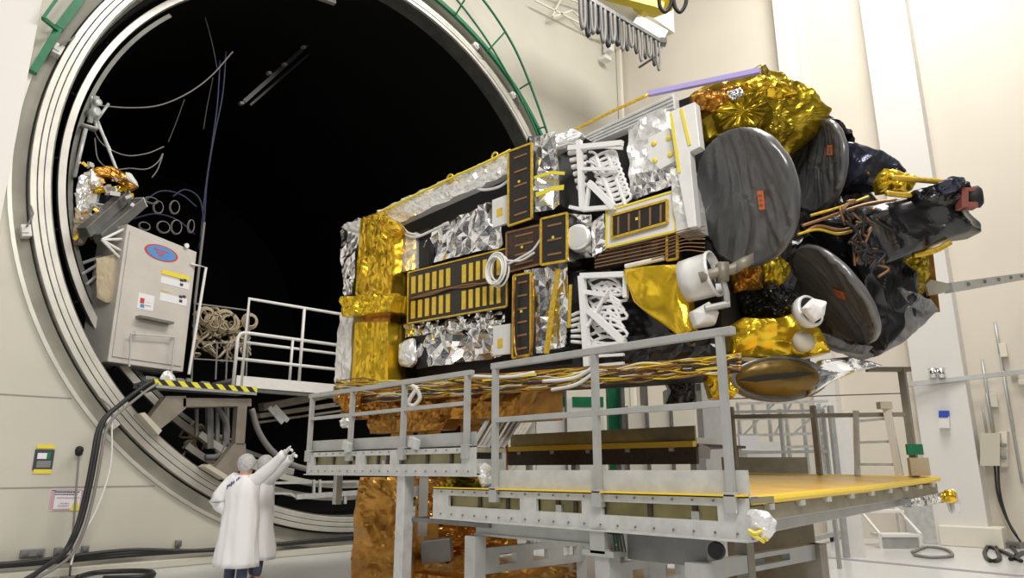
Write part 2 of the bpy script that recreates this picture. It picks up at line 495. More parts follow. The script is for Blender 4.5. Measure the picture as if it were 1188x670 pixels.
# clamps round the flange
for (px, py) in ((60, 55), (27, 268), (131, 489), (553, 50), (601, 104)):
    p = onY(px, py, YW)
    d = V((p.x - RC.x, 0, p.z - RC.z)).normalized(); tn = V((-d.z, 0, d.x))
    p = V((RC.x, 0, RC.z)) + d * 6.8; p.y = YW + 0.02
    b = B(); b.obox(p, d * 0.07, V((0, 0.10, 0)), tn * 0.10); b.obox(p + d * 0.02 - V((0, 0.10, 0)), d * 0.05, V((0, 0.03, 0)), tn * 0.05)
    c = build('clamp', b, 'white', ch, bevel=0.01)
    b = B(); b.tube([p - V((0, 0.14, 0)) - tn * 0.05, p - V((0, 0.2, 0)) - tn * 0.05, p - V((0, 0.2, 0)) - tn * 0.25 - d * 0.1, p - tn * 0.45 - d * 0.12], 0.015); build('clamp_lever', b, 'cable_grey', ch)

# inner bottom rails of the mouth, seen behind the platform
for k, (r0, r1) in enumerate(((5.72, 5.84), (5.98, 6.1))):
    b = B(); b.ringband(RC, r0, r1, YW + 0.55 + 0.2 * k, YW + 0.75 + 0.2 * k, math.radians(236), math.radians(275), n=60); build('lower_rail', b, 'flange', ch)

# ------------------------------------------------------------------ green guard rail round the mouth
gr = thing('guard_rail', 'green curved guard rail arching over the chamber mouth', 'guard rail', (RC.x, YW - 0.4, RC.z + 6.9))
b = B(); b.ringband(RC, 6.93, 7.02, YW - 0.16, YW - 0.07, math.radians(24), math.radians(99)); build('base_rail', b, 'green', gr)
b = B(); b.ringband(RC, 7.06, 7.11, YW - 0.1, YW - 0.06, math.radians(24), math.radians(99)); build('base_rail', b, 'green', gr)
def gpath(pts, Y): return spline([onY(x, y, Y) for x, y in pts], 36)
b = B(); b.tube(gpath([(515, -18), (540, 12), (566, 48), (590, 88), (612, 130), (626, 162)], YW - 0.55), 0.028); build('handrail', b, 'green', gr, True)
b = B(); b.tube(gpath([(545, -20), (574, 18), (598, 58), (617, 103), (632, 145), (638, 165)], YW - 0.55), 0.035); build('handrail', b, 'green', gr, True)
for (xa, ya), (xb, yb) in (((527, 20), (540, -2)), ((565, 60), (585, 38)), ((603, 103), (616, 95)), ((621, 150), (633, 147))):
    p = onY(xa, ya, YW - 0.12); q = onY(xb, yb, YW - 0.55)
    b = B(); b.tube([p, q], 0.025); build('rung', b, 'green', gr)
gl = thing('guard_rail', 'green bracket and rail at upper left of the chamber mouth', 'guard rail', onY(60, 50, YW - 0.3))
b = B()
b.beam(onY(38, 84, YW - 0.12), onY(68, 33, YW - 0.12), 0.12, 0.12); b.beam(onY(68, 33, YW - 0.12), onY(97, -6, YW - 0.12), 0.14, 0.14)
build('rail', b, 'green', gl)
b = B(); b.beam(onY(66, 34, YW - 0.18), onY(50, 21, YW - 0.5), 0.06, 0.06); build('bracket', b, 'green', gl)
b = B(); b.beam(onY(50, 21, YW - 0.5), onY(75, -14, YW - 0.5), 0.05, 0.05); build('handrail', b, 'green', gl)

# ================================================================== INSIDE THE CHAMBER
# cabinet
caz = math.radians(44 + 27.8); cdir = V((math.sin(caz), math.cos(caz), 0)); cnor = V((cdir.y, -cdir.x, 0))
if cnor.dot(-FWH) < 0: cnor = -cnor
CP0 = onY(190, 350, 14.15)
def cabp(x, y, o=0.0): return hit(x, y, cnor, CP0 + cnor * o)
tl, tr, br, bl = cabp(147, 264), cabp(229, 288), cabp(213, 452), cabp(127, 430)
xl = (tl - CP0).dot(cdir); xr = (tr - CP0).dot(cdir)
zt = (tl.z + tr.z) / 2; zb = 3.45
def cb(u, z, o=0.0): return CP0 * 1 + cdir * u + cnor * o + ZA * (z - CP0.z)
cab = thing('test_cabinet', 'pale grey metal cabinet with oval blue sticker standing inside the chamber mouth', 'cabinet', cb((xl + xr) / 2, zb, -0.4))
b = B(); b.hexa([cb(xl, zb, -0.85), cb(xr, zb, -0.85), cb(xr, zb, 0), cb(xl, zb, 0)], [cb(xl, zt + 0.06, -0.85), cb(xr, zt - 0.06, -0.85), cb(xr, zt - 0.06, 0), cb(xl, zt + 0.06, 0)]); build('body', b, 'cab', cab, bevel=0.015)
b = B(); b.hexa([cb(xl + .06, zb + .1, 0), cb(xr - .06, zb + .1, 0), cb(xr - .06, zb + .1, 0.02), cb(xl + .06, zb + .1, 0.02)], [cb(xl + .06, zt - .06, 0), cb(xr - .06, zt - .16, 0), cb(xr - .06, zt - .16, 0.02), cb(xl + .06, zt - .06, 0.02)])
door = build('door', b, 'cab', cab, bevel=0.006)
def cab_plate(name, x0_, y0_, x1_, y1_, m, o0=0.02, th=0.006, par=None):
    p = cabp(x0_, y0_, o0); q = cabp(x1_, y1_, o0); u0 = (p - CP0).dot(cdir); u1 = (q - CP0).dot(cdir)
    bb = B(); bb.hexa([cb(u0, q.z, o0), cb(u1, q.z, o0), cb(u1, q.z, o0 + th), cb(u0, q.z, o0 + th)], [cb(u0, p.z, o0), cb(u1, p.z, o0), cb(u1, p.z, o0 + th), cb(u0, p.z, o0 + th)])
    return build(name, bb, m, par or cab)
cc = cabp(187.5, 293.5, 0.024); cw = (cabp(207, 299, .024) - cabp(168, 289, .024)).dot(cdir) / 2
b = B()
for k, (s_, o_) in enumerate(((1.0, 0.0), (0.86, 0.003))):
    b.mi = k
    ring = [cc + cdir * (cw * s_ * math.cos(2 * PI * i / 40)) + ZA * (0.155 * s_ * math.sin(2 * PI * i / 40)) + cnor * o_ for i in range(40)]
    b.prism(ring, cnor * -0.004)
b.mi = 2
for dz, hw in ((0.045, 0.16), (-0.005, 0.10), (-0.05, 0.06)):
    for k in range(int(hw * 2 / 0.035)):
        u = -hw + 0.035 * k
        b.obox(cc + cdir * u + ZA * dz + cnor * 0.004, cdir * 0.012, ZA * 0.017, cnor * 0.002)
build('oval_sticker', b, ['red', 'stk_blue', 'red'], cab)['label'] = 'oval blue sticker with a red rim'
for (x0_, y0_, x1_, y1_) in ((187, 320, 219, 336), (186, 339, 216, 355)):
    n = cab_plate('notice', x0_, y0_, x1_, y1_, 'paper')
    cab_plate('header', x0_, y0_ - 3, x1_ + (1 if y0_ < 330 else -18), y0_ + 0.5, 'yellowtape', 0.026, 0.003, n)
    for dx, dy in ((22, 3), (26, 3), (22, 8)):
        if x0_ + dx + 3 < x1_: cab_plate('print', x0_ + dx, y0_ + dy, x0_ + dx + 3.2, y0_ + dy + 4, 'ink', 0.027, 0.003, n)
n = cab_plate('notice', 161, 339, 177, 361, 'paper')
cab_plate('print', 163, 345, 167, 352, 'red', 0.027, 0.003, n); cab_plate('print', 163, 352, 167, 357, 'stk_blue', 0.027, 0.003, n)
cab_plate('print', 168, 350, 175, 351.5, 'ink', 0.027, 0.003, n); cab_plate('print', 168, 354, 175, 355, 'ink', 0.027, 0.003, n)
cab_plate('shelf_lip', 157, 369, 196, 374, 'steel', 0.02, 0.16)
b = B()
b.tube([cabp(150, 425, .12), cabp(152, 387, .12), cabp(203, 391, .12), cabp(199, 432, .12)], 0.018); b.tube([cabp(157, 384, .02), cabp(157, 388, .14)], 0.02); b.tube([cabp(201, 389, .02), cabp(201, 392, .14)], 0.02)
build('grab_bar', b, 'alu_light', cab)
b = B(); b.lathe([(0.05, 0), (0.05, 0.03), (0.02, 0.03)], cabp(216, 285, .02), cnor, 20); build('cam_lock', b, 'paper', cab)
b = B(); b.tube([cabp(221, 306, .03), cabp(239, 310, .1), cabp(219, 434, .1)], 0.028); build('door_bar', b, 'white', cab)
for q in ((147, 264), (146, 277), (143, 292), (140, 300)):
    b = B(); b.tube([cabp(118, 278, -.1), cabp(*q, -.1)], 0.025); build('strut', b, 'white', cab)
# ladder-like rail beyond the cabinet
b = B(); b.tube([onY(237, 258, 15.2), onY(226, 352, 15.2)], 0.03); b.tube([onY(226, 352, 15.2), onY(289, 360, 15.2)], 0.02)
for x in (252, 264): b.tube([onY(x, 398, 15.2), onY(x - 2, 440, 15.2)], 0.02)
b.tube([onY(225, 396, 15.2), onY(285, 399, 15.2)], 0.015); b.tube([onY(225, 416, 15.2), onY(273, 419, 15.2)], 0.015)
b.tube([onY(226, 352, 15.2), onY(222, 445, 15.2)], 0.02); b.tube([onY(289, 360, 15.2), onY(285, 445, 15.2)], 0.02)
tag(build('pipe_frame', b, 'cable_grey'), 'thin grey pipe frame behind the white gangway railing', 'frame')
# tangle of cables
b = B()
random.seed(3)
for k in range(46):
    x = random.uniform(224, 287); y = random.uniform(362, 400)
    pts = []
    for j in range(6):
        pts.append(onY(x, y, 15.6 + random.uniform(0, .4))); x += random.uniform(-11, 11); y += random.uniform(-7, 12)
        x = min(290, max(224, x)); y = min(425, max(358, y))
    b.tube(spline(pts, 20), random.uniform(0.018, 0.034), 5)
for cx_, cy_, r_ in ((267, 374, 0.17), (262, 372, .2), (291, 372, .12), (250, 372, .15), (240, 366, .14)):
    c = onY(cx_, cy_, 15.5)
    for q in range(3): b.tube([c + V((math.cos(t) * (r_ + .03 * q), 0.03 * q, math.sin(t) * (r_ + .03 * q))) for t in [2 * PI * i / 20 for i in range(20)]], 0.02, 5, True)
tag(build('cable_tangle', b, M['tan'], smooth=True), 'tangle of tan cables hanging behind the gangway railing inside the chamber', 'cables')['kind'] = 'stuff'

# instrument rig on the left inside the mouth
rig = thing('instrument_rig', 'cluttered gold and white test rig with two grey beams above the cabinet', 'test rig', onY(130, 290, 14.6))
for (xa, ya), (xb, yb) in (((97, 270), (146, 226)), ((114, 277), (163, 235))):
    p, q = onY(xa, ya, 14.0), onY(xb, yb, 14.6)
    b = B(); b.beam(p, q, 0.20, 0.20); build('beam', b, 'steel', rig, bevel=0.01)
    d = (q - p).normalized()
    s1 = d.cross(ZA).normalized(); s2 = s1.cross(d)
    b = B()
    for u in (-1, 1):
        b.obox(q + d * .012 + s1 * (.09 * u), s1 * .012, s2 * .1, d * .01); b.obox(q + d * .012 + s2 * (.09 * u), s2 * .012, s1 * .1, d * .01)
    b.obox(q + d * .012, s1 * .012, s2 * .09, d * .01)
    build('beam_end', b, 'white', rig)
def blob(parent, name, px, Y, m, bulge=.08, thick=.15, amp=.07, scale=6):
    bb = B(); pillow(bb, [onY(x, y, Y) for x, y in px], bulge, thick, amp, scale, m=36, rings=8); return build(name, bb, m, parent)
blob(rig, 'foil_wrap', [(92, 205), (110, 195), (120, 205), (112, 235), (100, 250), (94, 255), (88, 235)], 14.5, 'silver_soft')
blob(rig, 'foil_wrap', [(88, 240), (104, 238), (106, 262), (96, 283), (86, 285)], 14.5, 'tan')
blob(rig, 'gold_wrap', [(104, 196), (130, 193), (150, 203), (160, 216), (150, 222), (130, 208), (112, 206)], 14.5, 'amber', amp=.09)
blob(rig, 'gold_wrap', [(106, 216), (140, 216), (142, 222), (110, 224)], 14.4, 'gold', .03, .05, .02)
blob(rig, 'blue_wrap', [(108, 228), (128, 226), (126, 240), (110, 244)], 14.9, 'cable_blue')
blob(rig, 'small_box', [(146, 200), (152, 201), (158, 210), (160, 216), (153, 212), (147, 207)], 14.3, 'white', .03, .1, .04)
random.seed(77)
for k in range(46):
    t = random.random(); x = 92 + 66 * t + random.uniform(-5, 5); y = 194 + 26 * t + random.uniform(-8, 18) if k < 30 else random.uniform(225, 282)
    if k >= 30: x = random.uniform(88, 112)
    bb = B(); c = onY(x, y, 14.1 + random.uniform(0, .2)); s_ = random.uniform(.014, .04)
    u_ = V((random.uniform(-1, 1), random.uniform(-.4, .4), random.uniform(-1, 1))).normalized(); w_ = u_.cross(V((0, 1, 0.2))).normalized(); z_ = u_.cross(w_)
    bb.obox(c, u_ * s_ * random.uniform(.8, 2.4), w_ * s_, z_ * s_ * .7)
    build('fitting', bb, ('amber', 'white', 'tan', 'steel', 'gold', 'silver_soft')[k % 6], rig)
blob(rig, 'copper_box', [(112, 300), (136, 294), (138, 340), (126, 352), (112, 345)], 14.0, 'tan', .05, .25, .03)
for a_, c_ in (((117, 240), (105, 268)), ((98, 232), (118, 244)), ((96, 305), (132, 292)), ((95, 318), (124, 300)), ((100, 330), (112, 320)), ((104, 235), (130, 240)), ((112, 140), (128, 175)), ((113, 140), (135, 196)), ((106, 112), (112, 150))):
    b = B(); b.tube([onY(*a_, 14.5), onY(*c_, 14.5)], 0.03); build('strut', b, 'alu_light', rig)
b = B(); p = onY(108, 131, 14.4); b.lathe([(0.05, -.1), (.09, -.1), (.10, .02), (.09, .12), (.05, .12)], p, (0.5, -1, 0.1), 20); b.lathe([(.05, -.04), (.07, -.04), (.07, .05), (.03, .05)], onY(113, 119, 14.35), (0.4, -1, 0), 16); b.beam(onY(104, 142, 14.4), onY(112, 112, 14.4), .07, .09); b.beam(onY(112, 140, 14.35), onY(126, 120, 14.35), .03, .05); b.beam(onY(100, 128, 14.45), onY(118, 132, 14.35), .05, .07); b.obox(onY(103, 148, 14.4), V((.14, 0, 0)), V((0, .1, 0)), V((0, 0, .015)))
b.beam(onY(99, 150, 14.4), onY(86, 205, 14.4), .12, .06)
build('lamp_bracket', b, 'alu_light', rig, True)
# loose wiring of the rig
def cablething(name, label, px, Y, r, m, n=30, cat='cable', group=None):
    bb = B()
    for path in px: bb.tube(spline([onY(x, y, Y + 0.02 * k) for k, (x, y) in enumerate(path)], n), r, 6)
    return tag(build(name, bb, m, smooth=True), label, cat, group)
cablething('sagging_cable', 'long pale cable sagging from the rail to a hook high in the chamber', [[(112, 122), (150, 125), (185, 122), (218, 108), (245, 88), (270, 60)]], 15.0, 0.016, 'cable_grey')
cablething('looped_wire', 'thin looped wires above the gold test rig', [[(108, 150), (120, 168), (145, 180), (170, 178), (190, 170)], [(150, 195), (170, 196), (183, 188), (189, 178), (183, 196), (176, 206)], [(110, 160), (114, 185), (130, 196), (152, 195)]], 14.6, 0.013, 'cable_grey')
cablething('blue_hose', 'dark blue hoses hanging beside the cabinet top', [[(262, 60), (258, 110), (248, 160), (240, 210), (236, 265), (230, 288)], [(255, 70), (252, 120), (246, 165), (238, 220), (232, 280)], [(200, 228), (215, 220), (232, 232), (236, 268), (231, 290)], [(160, 240), (185, 222), (210, 226), (228, 240)], [(150, 255), (180, 248), (205, 255), (226, 272)]], 15.4, 0.022, 'cable_blue')
cablething('hanging_cable', 'thin grey cables hanging down in the dark chamber', [[(238, 20), (246, 50), (252, 80)], [(247, 90), (240, 125), (236, 150)], [(214, 115), (205, 140), (195, 165)]], 15.6, 0.013, 'cable_dim')
lb = B()
for cx_, cy_, rx, rz in ((184, 240, .09, .13), (203, 240, .09, .14), (190, 263, .12, .12), (205, 263, .10, .15), (222, 262, .06, .14), (176, 232, .12, .06), (168, 262, .10, .08)):
    c = onY(cx_, cy_, 15.1)
    for q in range(2): lb.tube([c + V((math.cos(t) * (rx + .012 * q), .03 * q, math.sin(t) * (rz + .012 * q))) for t in [2 * PI * i / 18 for i in range(18)]], 0.009, 5, True)
tag(build('wire_coil', lb, 'cable_grey', smooth=True), 'small pale wire coils hung between the beams and the cabinet', 'wire')
# overhead rail with fittings deep inside
orl = thing('overhead_rail', 'dim overhead rail with small fittings in the dark top of the chamber', 'rail', onY(350, 60, 17.0))
b = B(); b.beam(onY(283, 118, 17), onY(420, -4, 17), .06, .1); b.beam(onY(290, 122, 17.4), onY(424, 6, 17.4), .06, .06); build('rail', b, 'cable_black', orl)
for x, y in ((352, 55), (312, 85), (330, 75), (362, 40), (280, 120), (405, 8), (416, 18), (394, 14)):
    b = B(); p = onY(x, y, 16.9); b.obox(p, V((.06, .03, .04)), V((0, .06, 0)), V((-.02, 0, .03))); build('fitting', b, 'cable_grey', orl)
b = B(); b.tube([onY(420, -6, 16.8), onY(421, 20, 16.8)], .07); build('rail_end', b, 'alu_light', orl)
b = B(); b.obox(onY(570, 122, 19.0), V((.08, .0, -.06)), V((0, .1, 0)), V((.1, 0, .15))); build('port_reflector', b, 'white', ch)

# ------------------------------------------------------------------ gangway with white railing
YG = 13.8
gw = thing('gangway', 'white railed gangway inside the chamber mouth beside the hazard striped step', 'gangway', onY(338, 452, YG))
def gp(x, y, o=0.0): return onY(x, y, YG + o)
zd = gp(338, 441).z
xa, xb = gp(274, 440).x, gp(402, 446).x
b = B(); b.box((xa, YG - 0.02, zd - 0.22), (xb, YG + 0.02, zd)); build('fascia', b, 'white', gw)
b = B(); b.box((xa, YG + 0.02, zd - 0.10), (xb, YG + 1.2, zd - 0.04)); build('deck', b, 'alu_light', gw)
b = B(); b.box((xa - 1.1, YG + 0.0, zd - 0.30), (xb + .0, YG + 0.12, zd - 0.22)); build('fascia', b, 'steel', gw)
def rails(pts, r, nm='rail', sm=True):
    bb = B(); bb.tube(pts, r, 10); return build(nm, bb, 'white', gw, sm)
def hz(x): return gp(x, 400).x
def gz(x, y): return gp(x, y).z
zt1 = (gz(286, 347) + gz(400, 364)) / 2; z2 = (gz(276, 387) + gz(401, 399)) / 2; z3 = (gz(286, 399) + gz(403, 409)) / 2; z4 = (gz(273, 417) + gz(400, 428)) / 2
Xa, Xl, Xm, Xn, Xr = gp(285, 390).x, gp(274, 410).x, gp(350, 400).x, gp(338, 415).x, gp(402, 410).x
P_ = lambda x, z, o=0: V((x, YG + o, z))
rails([P_(Xa, zd - .2), P_(Xa, zt1), P_(Xr + .2, zt1)], 0.035)
rails([P_(Xl, zd - .2), P_(Xl, z2 - .12), P_(Xl + .05, z2 - .03), P_(Xl + .14, z2), P_(Xr, z2)], 0.035)
rails([P_(Xa, z3, .05), P_(Xr, z3, .05)], 0.03)
rails([P_(Xl, z4), P_(Xr, z4)], 0.033)
rails([P_(Xm, zd), P_(Xm, zt1)], 0.033, 'post'); rails([P_(Xn, zd), P_(Xn, z2)], 0.028, 'post'); rails([P_(Xr, zd), P_(Xr, z2 + .05)], 0.035, 'post')

# hazard-striped step and its bracket
YS = 13.0
st = thing('access_step', 'step with yellow and black hazard stripes bracketed to the chamber flange', 'step', onY(236, 458, YS))
zs = onY(236, 449, YS).z; xs0, xs1 = onY(174, 445, YS).x, onY(298, 452, YS).x
b = B(); b.box((xs0, YS, zs - 0.02), (xs1, YS + 0.9, zs + 0.07)); b.box((xs0, YS - .012, zs - 0.07), (xs1, YS + 0.02, zs - 0.02)); plate = build('plate', b, 'alu', st)
b = B(); ns = 17; w = (xs1 - xs0) / ns
for i in range(ns):
    b.mi = i % 2
    xa_ = xs0 + w * i; sk = w * 0.8
    e = min(xs1, xa_ + w + (sk if i < ns - 1 else 0))
    lo0, lo1, hi0, hi1 = min(xa_ + sk if i else xa_, xs1), e, xa_, min(xa_ + w, xs1)
    b.hexa([(lo0, YS - .016, zs - .02), (lo1, YS - .016, zs - .02), (lo1, YS, zs - .02), (lo0, YS, zs - .02)], [(hi0, YS - .016, zs + .07), (hi1, YS - .016, zs + .07), (hi1, YS, zs + .07), (hi0, YS, zs + .07)])
    b.hexa([(hi0, YS - .016, zs + .07), (hi1, YS - .016, zs + .07), (hi1 - sk, YS + .25, zs + .07), (max(xs0, hi0 - sk), YS + .25, zs + .07)], [(hi0, YS - .016, zs + .076), (hi1, YS - .016, zs + .076), (max(xs0, hi1 - sk), YS + .25, zs + .076), (max(xs0, hi0 - sk), YS + .25, zs + .076)])
build('hazard_stripes', b, ['hz_yellow', 'hz_black'], st)
sp = lambda x, y, o=0.1: onY(x, y, YS + o)
b = B(); b.prism([sp(193, 459), sp(216, 459), sp(216, 473), sp(197, 489), sp(184, 499), sp(171, 488)], (0, .3, 0)); build('gusset', b, 'steel_tan', st)
b = B(); b.prism([sp(212, 461), sp(292, 462), sp(292, 471), sp(212, 472)], (0, .3, 0)); build('crossbeam', b, 'steel_tan', st, bevel=.01)
b = B(); b.prism([sp(162, 479, .05), sp(168, 478, .05), sp(188, 499, .05), sp(184, 504, .05)], (0, .35, 0)); build('foot_block', b, 'beige', st)
b = B(); b.prism([sp(276, 470), sp(287, 470), sp(284, 516), sp(273, 516)], (0, .2, 0)); build('leg', b, 'steel_tan', st, bevel=.01)
b = B(); b.prism([sp(272, 514), sp(285, 514), sp(286, 540), sp(268, 553), sp(246, 547)], (0, .2, 0)); build('gusset', b, 'steel_tan', st)
b = B(); b.prism([sp(238, 541, .05), sp(243, 538, .05), sp(264, 551, .05), sp(262, 556, .05)], (0, .35, 0)); build('foot_block', b, 'beige', st)
b = B()
random.seed(5)
for k in range(9):
    p = V((random.uniform(xs0 + .1, xs0 + 1.2), YS + random.uniform(.3, .7), zs + .07))
    b.obox(p + ZA * .05, V((random.uniform(.03, .09), 0.02, 0)), V((0, .05, 0)), V((0, 0, .05)))
tag(build('tool_pile', b, ['boxgrey']), 'small grey fittings lying on the hazard striped step', 'fittings')['kind'] = 'stuff'
b = B(); pillow(b, [sp(186, 438, .5), sp(190, 431, .5), sp(196, 429, .5), sp(202, 436, .5), sp(204, 443, .5), sp(187, 442, .5)], .05, .1, .03, 8, m=24, rings=6)
tag(build('plastic_bag', b, 'film'), 'small crumpled clear bag on the hazard striped step', 'bag')
# stuff under the gangway
b = B()
for (a_, c_, w_) in (((303, 472), (410, 452), .16), ((300, 482), (410, 466), .1), ((298, 490), (410, 474), .05)): b.beam(onY(*a_, 14.6), onY(*c_, 15.8), w_, w_)
tag(build('roof_beam', b, 'steel_tan'), 'dim tan steel beams running into the chamber under the gangway', 'beam')
b = B(); b.beam(onY(312, 472, 14.2), onY(328, 490, 14.2), .04, .1); b.beam(onY(318, 471, 14.2), onY(334, 488, 14.2), .04, .1)
tag(build('slanted_strut', b, 'alu_light'), 'pair of short slanted struts hanging under the gangway', 'strut')
b = B()
for (x, y0_, y1_, r_) in ((243, 470, 520, .08), (252, 472, 524, .05), (228, 474, 505, .04), (262, 470, 515, .07)): b.tube([onY(x, y0_, 14.0), onY(x, y1_, 14.0)], r_)
tag(build('support_post', b, 'steel'), 'dark vertical support posts under the hazard striped step', 'post')
cablething('grey_hose', 'thick grey hoses curving down under the gangway', [[(252, 472), (262, 490), (262, 510), (252, 528), (238, 530)], [(292, 474), (300, 500), (315, 522), (338, 538), (362, 545)]], 13.95, 0.06, 'cable_grey')
b = B(); random.seed(11)
for k in range(26):
    x, y = random.uniform(216, 262), random.uniform(492, 524)
    b.tube(spline([onY(x, y, 14.4), onY(x + random.uniform(-8, 8), y + random.uniform(-8, 8), 14.4), onY(x + random.uniform(-14, 14), y + random.uniform(2, 12), 14.5)], 10), .022, 5)
tag(build('wiring', b, 'tan', smooth=True), 'tangle of small cables low in the chamber behind the step leg', 'cables')['kind'] = 'stuff'
b = B(); b.beam(onY(312, 572, 13.75), onY(336, 572, 13.75), .05, .04); b.beam(onY(336, 572, 13.75), onY(343, 576, 13.75), .05, .05); b.beam(onY(343, 576, 13.75), onY(416, 571, 13.75), .08, .10)
for x in (364, 371): b.beam(onY(x, 556, 13.75), onY(x, 574, 13.75), .05, .05)
b.beam(onY(400, 572, 13.75), onY(400, 584, 13.75), .06, .06)
b.beam(onY(310, 560, 13.9), onY(416, 558, 13.9), .04, .05)
tag(build('sill_bar', b, 'alu_light'), 'pale metal bar low across the chamber mouth behind the two people', 'bar')
# ================================================================== SATELLITE
saz = YAW - math.radians(49.6)
SD = V((math.sin(saz), math.cos(saz), 0))          # into the chamber
SU = -SD                                           # towards the near end
SN = V((-SD.y, SD.x, 0))                           # outward from the side that faces us
S0 = dep(600, 290, 9.2)
def sp_(x, y, w=0.0): return hit(x, y, SN, S0 + SN * w)
def sq(pts, w=0.0): return [sp_(x, y, w) for x, y in pts]
def su(x, y): return (sp_(x, y) - S0).dot(SU)
sat = thing('satellite', 'large satellite wrapped in silver and gold foil lying on its side on the trolley', 'satellite', V((S0.x + 1.3, S0.y, 2.35)))
BK = -SN
# core
b = B()
b.prism(sq([(440, 262), (590, 188), (690, 152), (800, 112), (835, 250), (838, 405), (600, 428), (440, 440)], -0.12), BK * 2.7)
build('body', b, 'black_matt', sat)
def sfoil(name, q, m, amp=.05, sc=(4, 4), w=0.0, thick=.08, step=.05, oct=3, label=None, par=None):
    bb = B(); foil(bb, sq(q, w), amp, sc, step, thick, oct, SN); o = build(name, bb, m, par or sat)
    if label: o['label'] = label
    return o
def splate(name, q, m, w=0.0, th=0.05, par=None, bevel=0.0):
    bb = B(); bb.prism(sq(q, w), BK * th); return build(name, bb, m, par or sat, bevel=bevel)
def sbar(bb, a_, c_, wd, w=0.0, h=None):
    bb.beam(sp_(*a_, w), sp_(*c_, w), wd, h or wd, up=SN)
def sframe(name, q, m, wd, w, par):
    bb = B()
    for i in range(4): sbar(bb, q[i], q[(i + 1) % 4], wd, w)
    return build(name, bb, m, par)
def stube(name, paths, m, r, w=0.05, n=30, par=None):
    bb = B()
    for p_ in paths: bb.tube(spline([sp_(x, y, w + random.uniform(0, .04)) for x, y in p_], n), r, 6)
    return build(name, bb, m, par or sat, True)

# --- gold wrapped column at the far end
def column(q, m, dpt, name, amp=.04):
    bb = B(); foil(bb, sq(q, 0.28), amp, (7, 1.6), .05, .1, 3, SN)
    # left flank
    a_, d_ = sp_(*q[0], 0.28), sp_(*q[3], 0.28)
    foil(bb, [a_ + BK * dpt + SD * .03, a_ + SD * .03, d_ + SD * .03, d_ + BK * dpt + SD * .03], amp, (6, 2), .05, .1, 3, SD)
    bb.prism(sq(q, 0.24), BK * dpt)
    return build(name, bb, m, sat)
column([(424, 252), (462, 268), (458, 342), (417, 342)], 'gold', 1.0, 'gold_column', .09)
column([(418, 374), (455, 374), (454, 446), (416, 446)], 'yellow', 1.0, 'gold_column', .07)
bb = B(); foil(bb, sq([(401, 345), (461, 340), (459, 362), (400, 368)], .42), .13, (5, 5), .035, .06, 3, SN); bb.prism(sq([(402, 346), (460, 341), (458, 361), (402, 367)], .40), BK * .9); build('gold_collar', bb, 'yellow', sat)
bb = B(); bb.prism(sq([(424, 362), (453, 360), (452, 376), (424, 378)], .26), BK * .8); build('neck', bb, 'amber', sat)
bb = B(); foil(bb, sq([(402, 270), (424, 255), (418, 342), (408, 345)], -.25), .08, (3, 3), .06, .4, 3, SN); build('silver_flank', bb, 'silver', sat)
bb = B(); foil(bb, sq([(404, 366), (420, 362), (417, 446), (399, 446)], -.05), .06, (3, 3), .06, .5, 3, SN); build('silver_flank', bb, 'silver_soft', sat)
bb = B(); pillow(bb, sq([(397, 264), (405, 258), (414, 257), (421, 254), (424, 260), (416, 268), (404, 268)], 0), .05, .2, .05, 9, m=28, rings=6, back=BK); build('foil_tip', bb, 'silver_soft', sat)
bb = B(); pillow(bb, sq([(424, 252), (440, 246), (460, 256), (468, 268), (455, 275), (436, 262)], .32), .06, .2, .06, 8, m=30, rings=7, back=BK); build('gold_cap', bb, 'gold', sat)
# dark vertical strip beside the column
splate('dark_strip', [(458, 268), (474, 272), (470, 440), (455, 440)], 'black_matt', .06, .3)
# --- top edge foil strip
bb = B(); foil(bb, sq([(440, 246), (592, 177), (592, 203), (462, 261)], .12), .09, (4, 6), .04, .07, 3, SN); build('edge_blanket', bb, 'silver_soft', sat)
bb = B(); bb.tube(spline(sq([(424, 254), (470, 232), (520, 208), (560, 190), (592, 174)], .22), 30), .018, 6); build('edge_tape', bb, 'yellowtape', sat, True)
stube('coax_cable', [[(462, 268), (480, 275), (500, 268), (520, 258)], [(466, 262), (474, 270), (490, 273)], [(545, 215), (560, 220), (578, 217), (592, 208)]], 'cable_white', .02, .12)
bb = B()
for x, y, r_ in ((574, 181, .05), (522, 207, .06), (448, 245, .05)): bb.tube([sp_(x, y, .2) + SU * (math.cos(t) * r_) + ZA * (math.sin(t) * r_) for t in [2 * PI * i / 14 for i in range(14)]], .015, 6, True)
build('lifting_eye', bb, 'goldtape', sat, True)
# --- silver blankets of the far half
sfoil('silver_blanket', [(498, 276), (590, 231), (592, 286), (474, 318)], 'silver', .26, (2.8, .9), -.10, .08, .07, 2)
sfoil('silver_blanket', [(470, 276), (486, 270), (486, 312), (470, 316)], 'silver_soft', .06, (4, 2), .08, .1)
splate('dark_strip', [(486, 268), (498, 264), (498, 308), (486, 311)], 'black_matt', .09, .1)
sfoil('silver_blanket', [(472, 376), (590, 356), (590, 374), (474, 392)], 'silver', .08, (5, 3), .02, .06, .035, 2)
sfoil('silver_blanket', [(497, 390), (594, 372), (594, 414), (497, 428)], 'silver', .28, (2.2, 1.6), -.10, .08, .075, 2)
bb = B(); pillow(bb, sq([(466, 398), (474, 393), (480, 392), (482, 420), (476, 426), (464, 424)], .18), .08, .1, .04, 8, m=26, rings=6, back=BK); build('silver_pouch', bb, 'silver_soft', sat)
splate('dark_strip', [(482, 390), (494, 388), (494, 426), (483, 428)], 'black_matt', .1, .1)
splate('patch_plate', [(572, 378), (592, 375), (592, 410), (572, 412)], 'osr', .16, .05)
bb = B(); bb.prism(sq([(577, 393), (583, 392), (583, 403), (577, 404)], .165), BK * .01); build('gold_patch', bb, 'cell', sat)
splate('patch_plate', [(571, 232), (590, 225), (590, 258), (571, 264)], 'osr', .2, .05)
